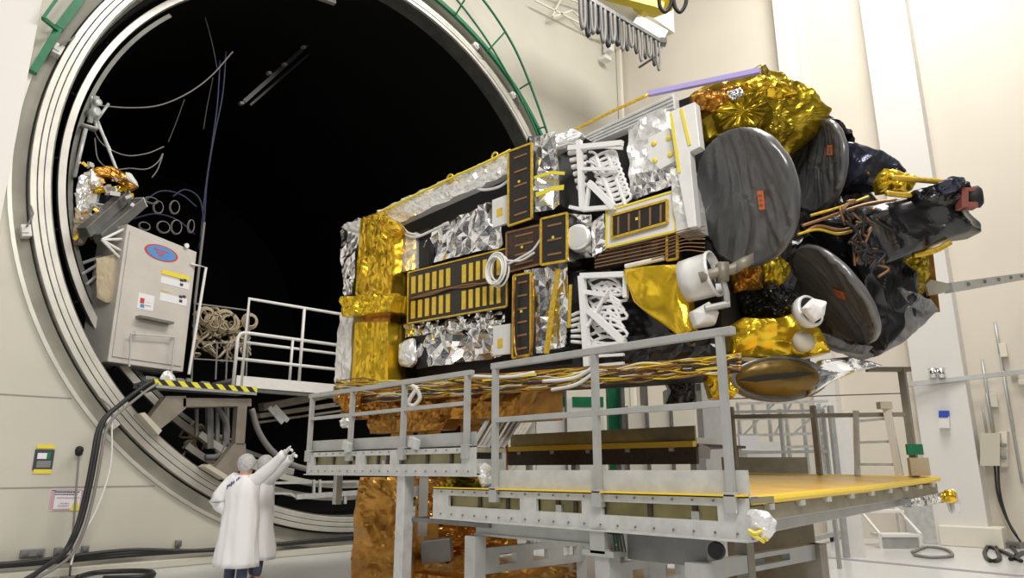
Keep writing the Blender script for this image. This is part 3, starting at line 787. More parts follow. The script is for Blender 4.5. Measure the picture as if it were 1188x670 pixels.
bb = B(); bb.prism(sq([(576, 243), (583, 240), (583, 249), (576, 252)], .205), BK * .01); build('gold_patch', bb, 'cell', sat)
# --- array panel with gold cells
pq = [(474, 316), (588, 288), (588, 355), (473, 375)]
pan = splate('cell_panel', pq, 'panel_black', .2, .08, bevel=.004)
sframe('panel_edge', pq, 'goldtape', .02, .2, pan)
def bil(q, u, v):
    a_ = (q[0][0] * (1 - u) + q[1][0] * u, q[0][1] * (1 - u) + q[1][1] * u); d_ = (q[3][0] * (1 - u) + q[2][0] * u, q[3][1] * (1 - u) + q[2][1] * u)
    return (a_[0] * (1 - v) + d_[0] * v, a_[1] * (1 - v) + d_[1] * v)
for row in ((.10, .43), (.58, .92)):
    for k in range(12):
        u0 = .03 + k * .0705 + (.09 if k >= 6 else 0); u1 = u0 + .038
        bb = B(); bb.prism(sq([bil(pq, u0, row[0]), bil(pq, u1, row[0]), bil(pq, u1, row[1]), bil(pq, u0, row[1])], .212), BK * .014); build('gold_cell', bb, 'cell', pan)
stube('panel_wiring', [[bil(pq, u, .5 + .03 * math.sin(u * 9 + k)) for u in (.02, .2, .4, .6, .8, .98)] for k in range(3)], 'bronze', .008, .21, par=pan)
# --- black radiators
def radiator(q, w, strips, vertical=True, m='panel_black', edge='goldtape', th=.16, name='radiator_panel', ew=.025, dots=True):
    r = splate(name, q, m, w, th)
    sframe('gold_edge', q, edge, ew, w, r)
    for k in range(strips):
        t = (k + .6) / (strips + .2)
        bb = B()
        if vertical: sbar(bb, bil(q, .25, t), bil(q, .78, t), .022, w + .004, .01)
        else: sbar(bb, bil(q, t, .12), bil(q, t, .9), .022, w + .004, .01)
        build('strip', bb, 'bronze', r)
    if dots:
        bb = B(); c = sp_(*bil(q, .45, .45), w + .004); bb.obox(c, SU * .015, ZA * .015, SN * .005); build('marker', bb, 'yellowtape', r)
    return r
radiator([(590, 176), (617, 166), (617, 253), (590, 262)], .34, 5)
radiator([(596, 320), (616, 316), (616, 411), (595, 415)], .34, 6)
radiator([(588, 270), (627, 261), (627, 306), (588, 316)], .26, 4, m='panel_brown', edge='bronze')
radiator([(628, 254), (658, 247), (658, 302), (628, 307)], .40, 3, th=.3)
pe = splate('white_frame', [(704, 245), (784, 221), (784, 268), (704, 287)], 'osr', .28, .12)
sframe('gold_edge', [(704, 245), (784, 221), (784, 268), (704, 287)], 'yellowtape', .022, .28, pe)
radiator([(710, 250), (774, 232), (774, 258), (710, 276)], .31, 5, False)
gq = [(690, 288), (772, 270), (772, 296), (690, 312)]
g_ = splate('grille', gq, 'panel_brown', .2, .1)
for k in range(6):
    bb = B(); sbar(bb, bil(gq, 0, (k + .5) / 6), bil(gq, 1, (k + .5) / 6), .012, .215); build('strip', bb, 'bronze', g_)
for k in range(3):
    bb = B(); bb.prism(sq([bil(gq, .25 + k * .24, .1), bil(gq, .42 + k * .24, .1), bil(gq, .42 + k * .24, .85), bil(gq, .25 + k * .24, .85)], .212), BK * .01); build('black_tile', bb, 'panel_black', g_)
radiator([(774, 272), (786, 269), (786, 300), (774, 302)], .24, 0, dots=False, th=.1)
bb = B(); bb.tube(sq([(726, 309), (770, 299)], .26), .03, 8); build('cable_duct', bb, 'osr', sat)
# heat pipes feeding the grille to the dish
stube('heat_pipe', [[(756, 277 + k * 4), (775, 272 + k * 4), (795, 266 + k * 4), (818, 262 + k * 5)] for k in range(7)], 'bronze', .006, .3)
# --- silver wraps beside the radiators
def strap(name, pts, wd, w, m='yellowtape'):
    bb = B()
    for a_, c_ in zip(pts[:-1], pts[1:]): sbar(bb, a_, c_, wd, w, .012)
    return build(name, bb, m, sat)
sfoil('silver_wrap', [(618, 164), (654, 157), (656, 240), (618, 254)], 'silver', .18, (2.6, 1.0), .13, .2, .07, 2)
strap('yellow_strap', [(620, 206), (640, 200), (655, 201)], .04, .36); strap('yellow_strap', [(622, 226), (640, 219), (654, 217)], .06, .36)
sfoil('silver_wrap', [(617, 316), (668, 309), (666, 404), (617, 413)], 'silver', .18, (3.2, .5), .13, .2, .07, 2)
strap('gold_strap', [(648, 312), (640, 360), (634, 410)], .07, .34, 'goldtape'); strap('gold_strap', [(662, 330), (660, 380)], .04, .34, 'goldtape')
stube('tape_loop', [[(598, 318), (596, 360), (598, 408), (606, 414), (616, 408), (619, 360), (618, 320)]], 'amber', .014, .37)
sfoil('silver_wrap', [(658, 250), (690, 250), (692, 300), (658, 304)], 'silver', .1, (3, 2), .12, .15)
bb = B(); bb.lathe([(0.02, 0), (.15, 0), (.16, .03), (.16, .14), (.15, .16), (.12, .165), (.0, .165)], sp_(675, 279, .2), SN + SU * .25, 28); build('round_canister', bb, 'silver_soft', sat, True)
sfoil('silver_wrap', [(690, 262), (706, 250), (706, 290), (692, 300)], 'silver', .08, (4, 3), .2, .15)
# coil of white cable hung on the panel
bb = B(); random.seed(2)
c0 = sp_(578, 313, .34)
for k in range(7):
    r_ = .15 + random.uniform(-.02, .03); o_ = SU * random.uniform(-.02, .02) + ZA * random.uniform(-.02, .02) + SN * (.012 * k)
    bb.tube([c0 + o_ + SU * (math.cos(t) * r_ * .9) + ZA * (math.sin(t) * r_ * 1.15) for t in [2 * PI * i / 28 for i in range(28)]], .014, 6, True)
bb.tube(spline(sq([(590, 306), (605, 298), (618, 290), (628, 276)], .36), 20), .014, 6); bb.tube(spline(sq([(588, 302), (604, 302), (620, 293)], .36), 20), .014, 6)
build('cable_coil', bb, 'cable_white', sat, True)
# --- white trusses
def truss(bars, rungs, name='antenna_truss'):
    r = None
    bb = B()
    for a_, c_, wd in bars: sbar(bb, a_, c_, wd, .32)
    r = build(name, bb, 'truss', sat)
    for path, rr in rungs:
        bb = B(); bb.tube(spline([sp_(x, y, .24) for x, y in path], 14), rr, 6); build('bracket', bb, 'truss', r, True)
    return r
splate('truss_recess', [(656, 165), (742, 150), (742, 232), (656, 250)], 'black_matt', -.02, .1)
splate('truss_recess', [(664, 312), (730, 312), (800, 420), (664, 428)], 'black', -.02, .1)
ur = [([(660 + 2 * k, 178 + k * 8), (680, 174 + k * 8)], .03) for k in range(6)]
random.seed(9)
for k in range(9):
    x, y = 684 + k * 2.2, 186 + k * 6
    ur.append(([(x, y), (x + 14, y - 8), (x + 27, y - 11), (x + 30, y - 4), (x + 18, y + 3), (x + 6, y + 4), (x, y)], .018))
    ur.append(([(x + 8, y - 5), (x + 11, y + 5), (x + 13, y + 13)], .025))
    ur.append(([(x + 20, y - 10), (x + 23, y - 1), (x + 25, y + 8)], .022))
for k in range(10):
    x, y = random.uniform(678, 705), random.uniform(176, 215)
    ur.append(([(x, y), (x + random.uniform(4, 16), y + random.uniform(-6, 6)), (x + random.uniform(10, 20), y + random.uniform(4, 16))], .016))
truss([((672, 163), (676, 244), .06), ((660, 172), (722, 166), .06), ((676, 243), (714, 240), .05), ((684, 212), (713, 241), .07), ((674, 196), (716, 196), .04), ((661, 240), (676, 243), .04), ((674, 168), (722, 172), .03), ((684, 212), (680, 243), .04)], ur)
lr = []
for k in range(11):
    x, y = 683 + (k % 3) * 4, 326 + k * 7
    lr.append(([(x, y), (x + 18, y - 6), (x + 34, y + 1), (x + 36, y + 8), (x + 22, y + 9), (x + 6, y + 7), (x, y)], .018))
for k in range(16):
    x, y = random.uniform(672, 712), random.uniform(320, 400)
    lr.append(([(x, y), (x + random.uniform(-6, 14), y + random.uniform(-8, 12)), (x + random.uniform(2, 20), y + random.uniform(4, 18))], .018))
for k in range(6): lr.append(([(663, 366 + k * 6), (674, 362 + k * 7), (682, 368 + k * 6)], .022))
truss([((675, 320), (682, 425), .07), ((674, 320), (726, 318), .06), ((726, 318), (726, 345), .05), ((684, 360), (724, 397), .07), ((684, 404), (726, 398), .06), ((676, 338), (704, 342), .05), ((682, 378), (706, 336), .03), ((690, 413), (724, 411), .03), ((690, 424), (724, 421), .03)], lr)
# --- top white louvre and plates toward the near end
tl_ = splate('top_louvre', [(676, 158), (782, 108), (784, 126), (690, 166)], 'osr', .14, .1)
for k in range(4):
    q = [(676, 158), (782, 108), (784, 126), (690, 166)]
    bb = B(); sbar(bb, bil(q, .02, .15 + k * .24), bil(q, .98, .15 + k * .24), .025, .15); build('louvre_slat', bb, 'alu_light', tl_)
bb = B(); bb.tube(spline(sq([(648, 160), (700, 134), (752, 110)], .12), 20), .018, 6); build('edge_tape', bb, 'goldtape', sat, True)
bb = B(); sbar(bb, (752, 109), (882, 82), .055, .05, .055); build('purple_edge_film', bb, 'lav', sat)
bb = B(); pillow(bb, sq([(640, 170), (650, 156), (668, 150), (676, 156), (668, 168), (652, 174)], .1), .06, .2, .06, 8, m=28, rings=6, back=BK); build('foil_knot', bb, 'silver_soft', sat)
sfoil('silver_wrap', [(732, 152), (780, 128), (790, 200), (738, 232)], 'silver_soft', .16, (2.5, 2.5), .06, .12, .04, 2)
fr = splate('dotted_plate', [(752, 160), (776, 148), (784, 186), (766, 196), (752, 184)], 'osr', .3, .08)
for x, y in ((759, 166), (776, 160), (760, 186), (778, 179)):
    bb = B(); c = sp_(x, y, .306); bb.lathe([(.03, 0), (.03, .012), (.012, .02)], c, SN, 12); build('yellow_dot', bb, 'yellowtape', fr)
sfoil('silver_wrap', [(738, 205), (786, 196), (790, 216), (742, 232)], 'silver', .08, (3, 3), .2, .15)
# tall white panel at the near corner
bb = B(); bb.prism(sq([(776, 130), (806, 118), (812, 170), (800, 176), (808, 262), (798, 264), (786, 200)], .42), BK * .12); wp = build('corner_panel', bb, 'osr', sat, bevel=.005)
bb = B()
for a_, c_ in (((790, 126), (800, 168)), ((778, 131), (788, 200))): sbar(bb, a_, c_, .03, .43, .01)
build('yellow_tape_line', bb, 'yellowtape', wp)
sfoil('silver_wrap', [(784, 200), (802, 196), (812, 268), (790, 274)], 'silver_soft', .1, (3, 2), .22, .2)
# --- gold sheet of the lower near half
bb = B(); pillow(bb, sq([(728, 314), (760, 310), (794, 306), (800, 345), (806, 385), (790, 392), (762, 370), (740, 352)], .28), .08, .25, .16, 1.5, m=80, rings=24, back=BK, oct=2); build('gold_sheet', bb, 'yellow', sat)
bb = B(); foil(bb, sq([(728, 392), (838, 384), (838, 418), (690, 428)], .06), .1, (3, 3), .06, .2, 3, SN); build('black_skirt', bb, 'black', sat)
# --- harness and amber fringe along the lower edge
bb = B(); foil(bb, sq([(392, 448), (843, 414), (843, 428), (392, 466)], .25), .07, (3, 7), .05, .15, 3, SN); build('amber_fringe', bb, 'copper', sat)
random.seed(21)
hb = []
for k in range(60):
    y0_, y1_ = 444 + random.uniform(-2, 22), 412 + random.uniform(-1, 17)
    ph = random.uniform(0, 6)
    hb.append([(390 + 470 * t, y0_ * (1 - t) + y1_ * t + 2.2 * math.sin(t * 19 + ph) + 2 * math.sin(t * 43 + ph * 2) + 5 * math.sin(t * PI)) for t in [i / 16 for i in range(17)]])
for k, (m_, r_) in enumerate((('goldtape', .009), ('amber', .012), ('bronze', .010), ('cable_white', .006), ('yellowtape', .007), ('panel_brown', .014))):
    stube('wire_harness', hb[k::6], m_, r_, .40, 110)
stube('white_cable', [[(548, 436), (590, 437), (620, 432)], [(630, 442), (655, 440), (672, 436), (690, 425)], [(640, 452), (668, 446), (690, 432)]], 'cable_white', .022, .44)
strap('yellow_strap', [(560, 441), (600, 436), (622, 434)], .03, .46)

# ------------------------------------------------------------------ front end: antennas
def dpl(px, d): return [dep(x, y, d) for x, y in px]
def pill(name, px, d, m, bulge=.12, thick=.4, amp=.06, scale=4, mm=60, rings=14, radial=0.0, label=None, oct=2):
    bb = B(); pillow(bb, dpl(px, d), bulge, thick, amp, scale, mm, rings, FWH, oct=oct, radial=radial); o = build(name, bb, m, sat)
    if label: o['label'] = label
    return o
# top gold block
pill('gold_top_block', [(800, 112), (835, 98), (880, 85), (904, 96), (930, 112), (956, 138), (940, 165), (905, 190), (862, 168), (815, 172)], 8.1, 'olive_gold', .18, .8, .30, 1.7, 120, 30, oct=3)
pill('gold_fan', [(826, 132), (850, 114), (884, 110), (892, 130), (874, 150), (838, 152)], 7.72, 'olive_gold', .05, .15, .02, 3, 90, 20, radial=.16)
pill('gold_crest', [(858, 100), (880, 88), (912, 100), (925, 112), (900, 116), (870, 112)], 7.8, 'gold', .05, .2, .08, 5)
pill('amber_clutter', [(800, 112), (835, 102), (860, 104), (850, 122), (826, 134), (806, 130)], 7.85, 'amber', .05, .2, .12, 7)
pill('silver_scrap', [(842, 108), (858, 102), (864, 112), (850, 118)], 7.65, 'silver', .03, .1, .06, 9, 28, 6)
pill('black_corner', [(920, 120), (940, 122), (985, 152), (988, 160), (960, 150), (935, 150)], 8.0, 'black', .05, .3, .10, 7)
# dark mass behind the dishes
pill('black_wrap', [(800, 175), (870, 150), (930, 150), (985, 160), (990, 210), (1060, 280), (1075, 330), (1050, 395), (1010, 415), (960, 390), (915, 350), (860, 320), (820, 300)], 8.8, 'black', .15, .9, .26, 1.6, 110, 26)
pill('black_blue_wrap', [(978, 166), (1002, 170), (1030, 182), (1052, 200), (1040, 214), (1015, 216), (984, 214)], 8.3, 'black_blue', .12, .5, .08, 3)
pill('black_facet', [(985, 305), (1030, 290), (1060, 318), (1056, 372), (1020, 408), (1000, 360)], 7.95, 'black', .12, .3, .2, 1.6)
pill('black_facet', [(935, 258), (990, 246), (1040, 280), (1020, 320), (970, 300)], 8.2, 'black', .2, .3, .15, 2.5)
# dishes
def dish(cx_, cy_, d, a_px, b_px, ang, m, name, sgn=1, tagpos=None, tagang=0.3, seed=0):
    name_i = seed
    """round reflector under a film bag: a_px, b_px half axes in the image, ang = angle of the long axis"""
    VD = ray(cx_, cy_).normalized(); pr = lambda v: v - VD * v.dot(VD)
    ca, sa = math.cos(ang), math.sin(ang)
    v1 = pr(dep(cx_ + a_px * ca, cy_ - a_px * sa, d) - dep(cx_ - a_px * ca, cy_ + a_px * sa, d)) / 2
    v2 = pr(dep(cx_ - b_px * sa, cy_ - b_px * ca, d) - dep(cx_ + b_px * sa, cy_ + b_px * ca, d)) / 2
    R = v1.length; mn = v2.length; e1 = v1.normalized(); e2f = (v2 - e1 * v2.dot(e1)).normalized()
    e2 = (e2f * mn + VD * (sgn * math.sqrt(max(0, R * R - mn * mn)))).normalized()
    nn = e1.cross(e2).normalized()
    c = dep(cx_, cy_, d)
    if nn.dot(CAM - c) < 0: nn = -nn
    sd = V((seed * 7.7, 3.1, seed)); N = 96; K = 22
    vs = []; fs = []
    def bag(r_, g):
        x1, x2 = math.cos(g) * r_, math.sin(g) * r_
        wp = x2 * (1.6 + .9 * x1) + .25 * noise.noise(V((x1 * 1.3, x2 * 1.3, 9)) + sd)
        wr = 0.065 * (0.5 - abs(noise.noise(V((wp * 3.2, x1 * .7, 0)) + sd)))
        wr += 0.034 * (0.5 - abs(noise.noise(V((wp * 8.5, x1 * .9, 5)) + sd)))
        wr += 0.012 * (0.5 - abs(noise.noise(V((x1 * 5, x2 * 5, 5)) + sd)))
        return wr
    for k in range(1, K + 1):
        r_ = k / K
        for j in range(N):
            g = 2 * PI * j / N
            rim = R * r_ * (1 + (0.012 * noise.noise(V((g * 3, seed, 0))) if k == K else 0))
            vs.append(c + e1 * (rim * math.cos(g)) + e2 * (rim * math.sin(g)) + nn * (-.10 * R * (1 - r_ * r_) + bag(r_, g) + .02))
    for k in range(K - 1):
        for j in range(N):
            j2 = (j + 1) % N; fs.append((k * N + j, k * N + j2, (k + 1) * N + j2, (k + 1) * N + j))
    ci = len(vs); vs.append(c + nn * (-.10 * R + .03)); 
    for j in range(N): fs.append((j, (j + 1) % N, ci))
    o = len(vs)
    for k, (r_, dz) in enumerate(((1.015, -.03), (1.0, -.09), (.8, -.16), (.3, -.26))):
        for j in range(N):
            g = 2 * PI * j / N; q = R * r_ + .012 * noise.noise(V((g * 4, k, seed)))
            vs.append(c + e1 * (q * math.cos(g)) + e2 * (q * math.sin(g)) + nn * (dz * (max(.6, R) if R > .6 and name_i != 3 else .35)))
    base = (K - 1) * N
    for j in range(N): fs.append((base + j, base + (j + 1) % N, o + (j + 1) % N, o + j))
    for k in range(3):
        for j in range(N):
            j2 = (j + 1) % N; fs.append((o + k * N + j, o + k * N + j2, o + (k + 1) * N + j2, o + (k + 1) * N + j))
    fs.append(tuple(o + 3 * N + j for j in range(N - 1, -1, -1)))
    bb = B(); bb.add(vs, fs); ob = build(name, bb, m, sat, True)
    if tagpos:
        t = hit(tagpos[0], tagpos[1], nn, c + nn * (-.03 * R + .035))
        ax = (RT * math.cos(tagang) + UP * math.sin(tagang)); ax = (ax - nn * ax.dot(nn)).normalized(); ay = nn.cross(ax)
        w_, h_ = tagpos[2], tagpos[3]
        bb = B(); bb.obox(t, ax * w_, ay * h_, nn * .006); tg = build('orange_tag', bb, 'orange', ob)
        bb = B()
        for k in range(3): bb.obox(t + ay * (h_ * (.5 - .5 * k)) + nn * .008, ax * (w_ * (.65 if k != 1 else .4)), ay * (h_ * .09), nn * .002)
        build('tag_print', bb, 'hair', ob)
    return ob, c, nn
o1 = dish(862, 230, 7.0, 80, 56, math.radians(97), 'bag', 'dish_reflector', 1, (883, 232, .035, .09), .15, 1)
o1[0]['label'] = 'largest dish under a dark grey film bag'
o2 = dish(949, 192, 8.0, 54, 30, math.radians(84), 'bag', 'dish_reflector', 1, (963, 174, .055, .05), .7, 2)
o2[0]['label'] = 'smaller upright dish under a dark grey film bag'
o3 = dish(969, 341, 7.6, 68, 27, math.radians(-52), 'bag_smoky', 'dish_reflector', -1, (974, 341, .05, .07), .7, 3)
o3[0]['label'] = 'tilted lower dish under a smoky film bag'
bb = B(); p = dep(876, 300, 7.05); bb.obox(p, RT * .06, UP * .05, FW * .06); build('dish_hinge', bb, 'steel_tan', o1[0])
for (x, y, d, o_) in ((862, 230, 7.1, o1), (949, 192, 8.1, o2), (969, 341, 7.7, o3)):
    bb = B(); bb.tube([dep(x, y, d + .05), dep(x + 8, y + 4, d + .9)], .09, 10); build('dish_mount', bb, 'black_matt', sat)
# boom
pill('boom_wrap', [(984, 246), (1030, 236), (1080, 226), (1112, 236), (1120, 250), (1134, 262), (1134, 272), (1100, 278), (1060, 296), (1020, 310), (996, 300), (982, 270)], 7.6, 'black', .16, .4, .22, 1.7, 100, 22)
pill('boom_head', [(1058, 222), (1090, 214), (1112, 206), (1120, 216), (1128, 224), (1122, 240), (1095, 240), (1065, 236)], 7.35, 'black', .08, .3, .12, 7)
pill('boom_film', [(1085, 214), (1100, 206), (1116, 206), (1120, 212), (1108, 224), (1092, 226)], 7.2, 'black_blue', .05, .1, .08, 8, 36, 8)
bb = B(); bb.lathe([(.03, -.08), (.11, -.08), (.115, .06), (.08, .09), (.05, .02)], dep(1128, 229, 7.3), RT * .9 - FWH * .5, 20); build('boom_cap', bb, 'black_matt', sat, True)
bb = B(); q = dep(1116, 231, 7.25); bb.obox(q, RT * .035, UP * .10, FWH * .06); bb.obox(q + RT * .07 - UP * .07, RT * .07, UP * .03, FWH * .05); bb.obox(q + RT * .05 + UP * .085, RT * .06, UP * .02, FWH * .05); build('red_clamp', bb, mat('dull red clamp', (.30, .10, .08), rough=.5), sat, bevel=.008)
def dtube(name, paths, m, r, d, n=30):
    bb = B()
    for p_ in paths: bb.tube(spline([dep(x, y, d) for x, y in p_], n), r, 6)
    return build(name, bb, m, sat, True)
dtube('boom_strut', [[(1034, 206), (1060, 208), (1096, 211)], [(1028, 224), (1050, 226), (1068, 224)]], 'goldtape', .03, 7.4)
dtube('boom_strut', [[(1060, 296), (1085, 290), (1102, 281)]], 'goldtape', .035, 7.5)
dtube('pipe', [[(935, 268), (950, 262), (975, 267), (990, 262), (1000, 250), (1015, 240)], [(930, 262), (960, 252), (985, 243), (1010, 236), (1040, 232)]], 'bronze', .02, 7.55)
dtube('pipe', [[(925, 272), (948, 266), (972, 271), (992, 266), (1003, 254)], [(940, 250), (975, 240), (1008, 228)]], 'goldtape', .016, 7.5)
random.seed(31)
wp_ = []
for k in range(26):
    x, y = random.uniform(978, 1024), random.uniform(232, 300)
    wp_.append([(x, y), (x + random.uniform(-10, 12), y + random.uniform(-8, 10)), (x + random.uniform(-8, 18), y + random.uniform(0, 18)), (x + random.uniform(-4, 22), y + random.uniform(6, 26))])
dtube('connector_wiring', wp_[:14], 'bronze', .014, 7.4, 12)
dtube('connector_wiring', wp_[14:], 'cable_black', .018, 7.35, 12)
pill('gold_bracket', [(1016, 210), (1022, 198), (1040, 196), (1062, 208), (1056, 222), (1034, 222), (1018, 224)], 7.9, 'yellow', .05, .2, .10, 6)
pill('gold_panel', [(1028, 300), (1050, 292), (1074, 290), (1076, 320), (1070, 340), (1052, 352), (1034, 344)], 8.1, 'olive_gold', .06, .25, .10, 5)
bb = B(); bb.beam(dep(1073, 286, 8.2), dep(1082, 362, 8.2), .1, .12, up=FWH); build('amber_edge', bb, 'amber', sat)
# protective clear film at lower right
pill('clear_film', [(1014, 414), (1030, 372), (1048, 346), (1072, 350), (1082, 362), (1068, 378), (1040, 400)], 8.0, 'bag_light', .10, .15, .22, 2.0, 80, 18)
pill('grey_film_knot', [(1040, 334), (1058, 338), (1076, 352), (1070, 364), (1050, 356)], 7.85, 'bag_light', .05, .15, .08, 7)
pill('film_fold', [(950, 385), (985, 400), (1012, 402), (1005, 412), (975, 408), (950, 398)], 7.55, 'bag', .05, .2, .06, 6)
# lower gold masses
pill('gold_lower_block', [(842, 380), (860, 370), (895, 372), (928, 362), (945, 380), (960, 410), (930, 416), (880, 416), (845, 414)], 7.5, 'yellow', .10, .5, .20, 2.2, 100, 24)
pill('gold_lower_corner', [(822, 414), (856, 412), (858, 452), (846, 464), (826, 462), (820, 440)], 7.45, 'yellow', .05, .4, .12, 5)
pill('gold_gap_foil', [(880, 305), (905, 296), (918, 310), (905, 335), (885, 330)], 7.7, 'olive_gold', .05, .2, .10, 6)
pill('amber_gap_foil', [(842, 300), (880, 310), (884, 335), (850, 340)], 7.6, 'amber', .05, .2, .14, 6)
pill('black_gap', [(850, 330), (905, 330), (925, 352), (905, 372), (862, 372)], 7.7, 'black', .08, .2, .16, 7)
# feed horn cover at the bottom: amber oval with a dark slit and white rim
def oval(bb, cx_, cy_, d, ax_, ay_, k=48, back=.2, tilt=0.0):
    pts = [dep(cx_ + ax_ * math.cos(t) * math.cos(tilt) - ay_ * math.sin(t) * math.sin(tilt), cy_ + ax_ * math.cos(t) * math.sin(tilt) + ay_ * math.sin(t) * math.cos(tilt), d) for t in [2 * PI * i / k for i in range(k)]]
    bb.prism(pts, FWH * back)
bb = B(); pillow(bb, [dep(905 + 56 * math.cos(t), 439 + 26 * math.sin(t), 7.35) for t in [2 * PI * i / 40 for i in range(40)]], -.02, .35, .02, 5, 60, 10); build('feed_rim', bb, 'bag_light', sat, True)
bb = B(); pillow(bb, [dep(903 + 48 * math.cos(t), 438 + 21 * math.sin(t), 7.3) for t in [2 * PI * i / 40 for i in range(40)]], .09, .15, .02, 4, 60, 14); build('feed_cover', bb, 'feed', sat, True)
bb = B(); bb.prism(dpl([(857, 440), (880, 435), (905, 433), (930, 431), (948, 432), (930, 436), (905, 439), (880, 442)], 7.17), FWH * .06); build('feed_slit', bb, 'black_matt', sat)
pill('silver_tail', [(950, 418), (985, 414), (1022, 424), (990, 432), (962, 444), (945, 455), (930, 462), (940, 440)], 7.4, 'silver', .07, .15, .10, 2.5, 60, 14)
bb = B(); bb.tube(dpl([(958, 433), (990, 429), (1018, 425)], 7.38), .02, 6, r1=.005); build('tail_slit', bb, 'black_matt', sat)
# ring-shaped horn with arm
ax = (RT * .8 - FWH * .55 + UP * .12).normalized()
bb = B(); bb.lathe([(.20, -.02), (.215, -.02), (.22, .1), (.22, .26), (.235, .27), (.235, .30), (.205, .30), (.20, .1)], dep(797, 326, 7.15), ax, 36); build('horn_ring', bb, 'osr', sat, True)
bb = B(); bb.lathe([(.01, .11), (.199, .11), (.199, .22), (.12, .15), (.03, .14)], dep(797, 326, 7.15), ax, 32); build('horn_core', bb, 'panel_brown', sat, True)
bb = B(); bb.tube(dpl([(812, 322), (832, 316), (850, 312), (868, 302)], 6.85), .055, 10); bb.obox(dep(862, 306, 6.85), RT * .08 + UP * .04, UP * .05, FWH * .07); bb.obox(dep(838, 316, 6.85), RT * .05, UP * .09, FWH * .06); build('horn_arm', bb, 'steel_tan', sat, True)
bb = B(); bb.tube(dpl([(838, 322), (843, 340), (844, 356)], 6.85), .03); bb.tube(dpl([(818, 358), (846, 352)], 6.85), .035); build('horn_brace', bb, 'alu', sat)
pill('thruster_cover', [(800, 362), (822, 350), (834, 362), (830, 376), (806, 380)], 6.95, 'osr', .08, .2, .04, 4, 40, 8)
bb = B(); bb.lathe([(.02, -.05), (.15, -.05), (.165, .0), (.165, .05), (.14, .07), (.13, .02)], dep(936, 362, 7.05), -FWH + RT * .45 + UP * .2, 28); build('sensor_ring', bb, 'osr', sat, True)
bb = B(); bb.lathe([(.01, .02), (.14, .02), (.14, .055), (.01, .06)], dep(936, 362, 7.05), -FWH + RT * .45 + UP * .2, 24); build('sensor_face', bb, 'black_matt', sat)
pill('sensor_cap', [(930, 358), (942, 346), (958, 350), (956, 366), (944, 374)], 6.85, 'coat', .06, .1, .04, 7, 40, 8)
bb = B(); bb.lathe([(.01, -.05), (.10, -.05), (.11, .02), (.08, .06), (.02, .07)], dep(932, 396, 7.1), -FWH + UP * .2, 20); build('round_port', bb, 'beige', sat, True)
# handling eye at the right edge
bb = B(); bb.prism(dpl([(1074, 330), (1080, 324), (1098, 328), (1102, 333), (1096, 339), (1078, 342)], 8.1), FWH * .05); build('handling_lug', bb, 'beige', sat)
# ================================================================== ACCESS PLATFORMS (front line at X = 4.35)
XP = 4.35
def Yx(x, y): return onX(x, y, XP).y
def fbeam(root, ya, yb, z0, z1, slots, xo=0.0, th=0.03, m='alu_light'):
    """slotted front plate between ya (far) and yb (near): slots = (far, near)"""
    zs0, zs1 = z0 + (z1 - z0) * .40, z0 + (z1 - z0) * .76
    b = B()
    X0, X1 = XP + xo, XP + xo + th
    b.box((X0, yb, zs1), (X1, ya, z1)); b.box((X0, yb, z0), (X1, ya, zs0))
    cur = ya
    for s0, s1 in slots:
        b.box((X0, s0, zs0), (X1, cur, zs1)); cur = s1
    b.box((X0, yb, zs0), (X1, cur, zs1))
    b.box((X0 - .035, yb, z0 - .012), (X1 + .08, ya, z0)); b.box((X0, yb, z1 - .01), (X1 + .12, ya, z1))
    b.mi = 1
    n = int((ya - yb) / .16)
    for k in range(n):
        y = yb + .08 + k * .16
        for z in (z1 - .03, z0 + .035):
            b.lathe([(.008, 0), (.008, .006)], (X0 - .004, y, z), (-1, 0, 0), 8)
    fb = build('slotted_beam', b, [m, 'steel'], root)
    for s0, s1 in slots:
        b = B(); b.box((X0 + .05, s1 + .0, zs0 - .01), (X0 + .06, s0, zs1 + .01)); build('slot_panel', b, 'perspex', fb)
        for t in (.42, .8):
            y = s0 + (s1 - s0) * t
            b = B(); b.box((X0 + .035, y - .02, zs0), (X0 + .048, y + .02, zs1)); build('slot_divider', b, 'panel_brown', fb)
def railing(root, posts, zb, zt, zm, toe, toe_z, back=None, m='alu'):
    ya, yb = posts[0], posts[-1]
    for y in posts:
        b = B(); b.box((XP - .025, y - .025, zb), (XP + .025, y + .025, zt)); build('post', b, m, root, bevel=.004)
        b = B(); b.box((XP - .035, y - .045, zb - .10), (XP + .03, y + .045, zb + .03)); build('post_shoe', b, 'alu', root, bevel=.006)
    return root
# higher, farther platform
ap = thing('access_platform', 'farther higher grey access platform with railing in front of the copper column', 'access platform', V((4.9, 6.55, 0)))
fbeam(ap, 8.09, 5.0, 1.555, 1.815, [(7.93, 7.0), (6.82, 6.34), (6.17, 5.18)])
railing(ap, [8.06, 7.13, 6.12, 5.11], 1.80, 2.50, 2.21, True, (1.82, 1.945))
b = B(); b.box((XP - .028, 5.04, 2.465), (XP + .028, 8.12, 2.515)); build('top_rail', b, 'alu', ap, bevel=.006)
b = B(); b.box((XP - .02, 5.08, 2.19), (XP + .02, 8.08, 2.23)); build('mid_rail', b, 'alu', ap, bevel=.004)
b = B(); b.box((XP + .03, 5.02, 1.82), (XP + .05, 8.06, 1.945)); build('toe_board', b, 'alu', ap)
b = B(); b.box((XP + .03, 5.0, 1.76), (4.75, 8.09, 1.80)); build('deck', b, 'olive', ap)
b = B(); b.box((4.70, 5.0, 1.56), (4.75, 8.09, 1.76)); build('rear_beam', b, 'alu', ap)
for y in (8.06, 6.5, 5.03):
    b = B(); b.box((XP + .03, y - .03, 1.57), (4.70, y + .03, 1.70)); build('cross_beam', b, 'alu', ap)
yl = Yx(464, 580)
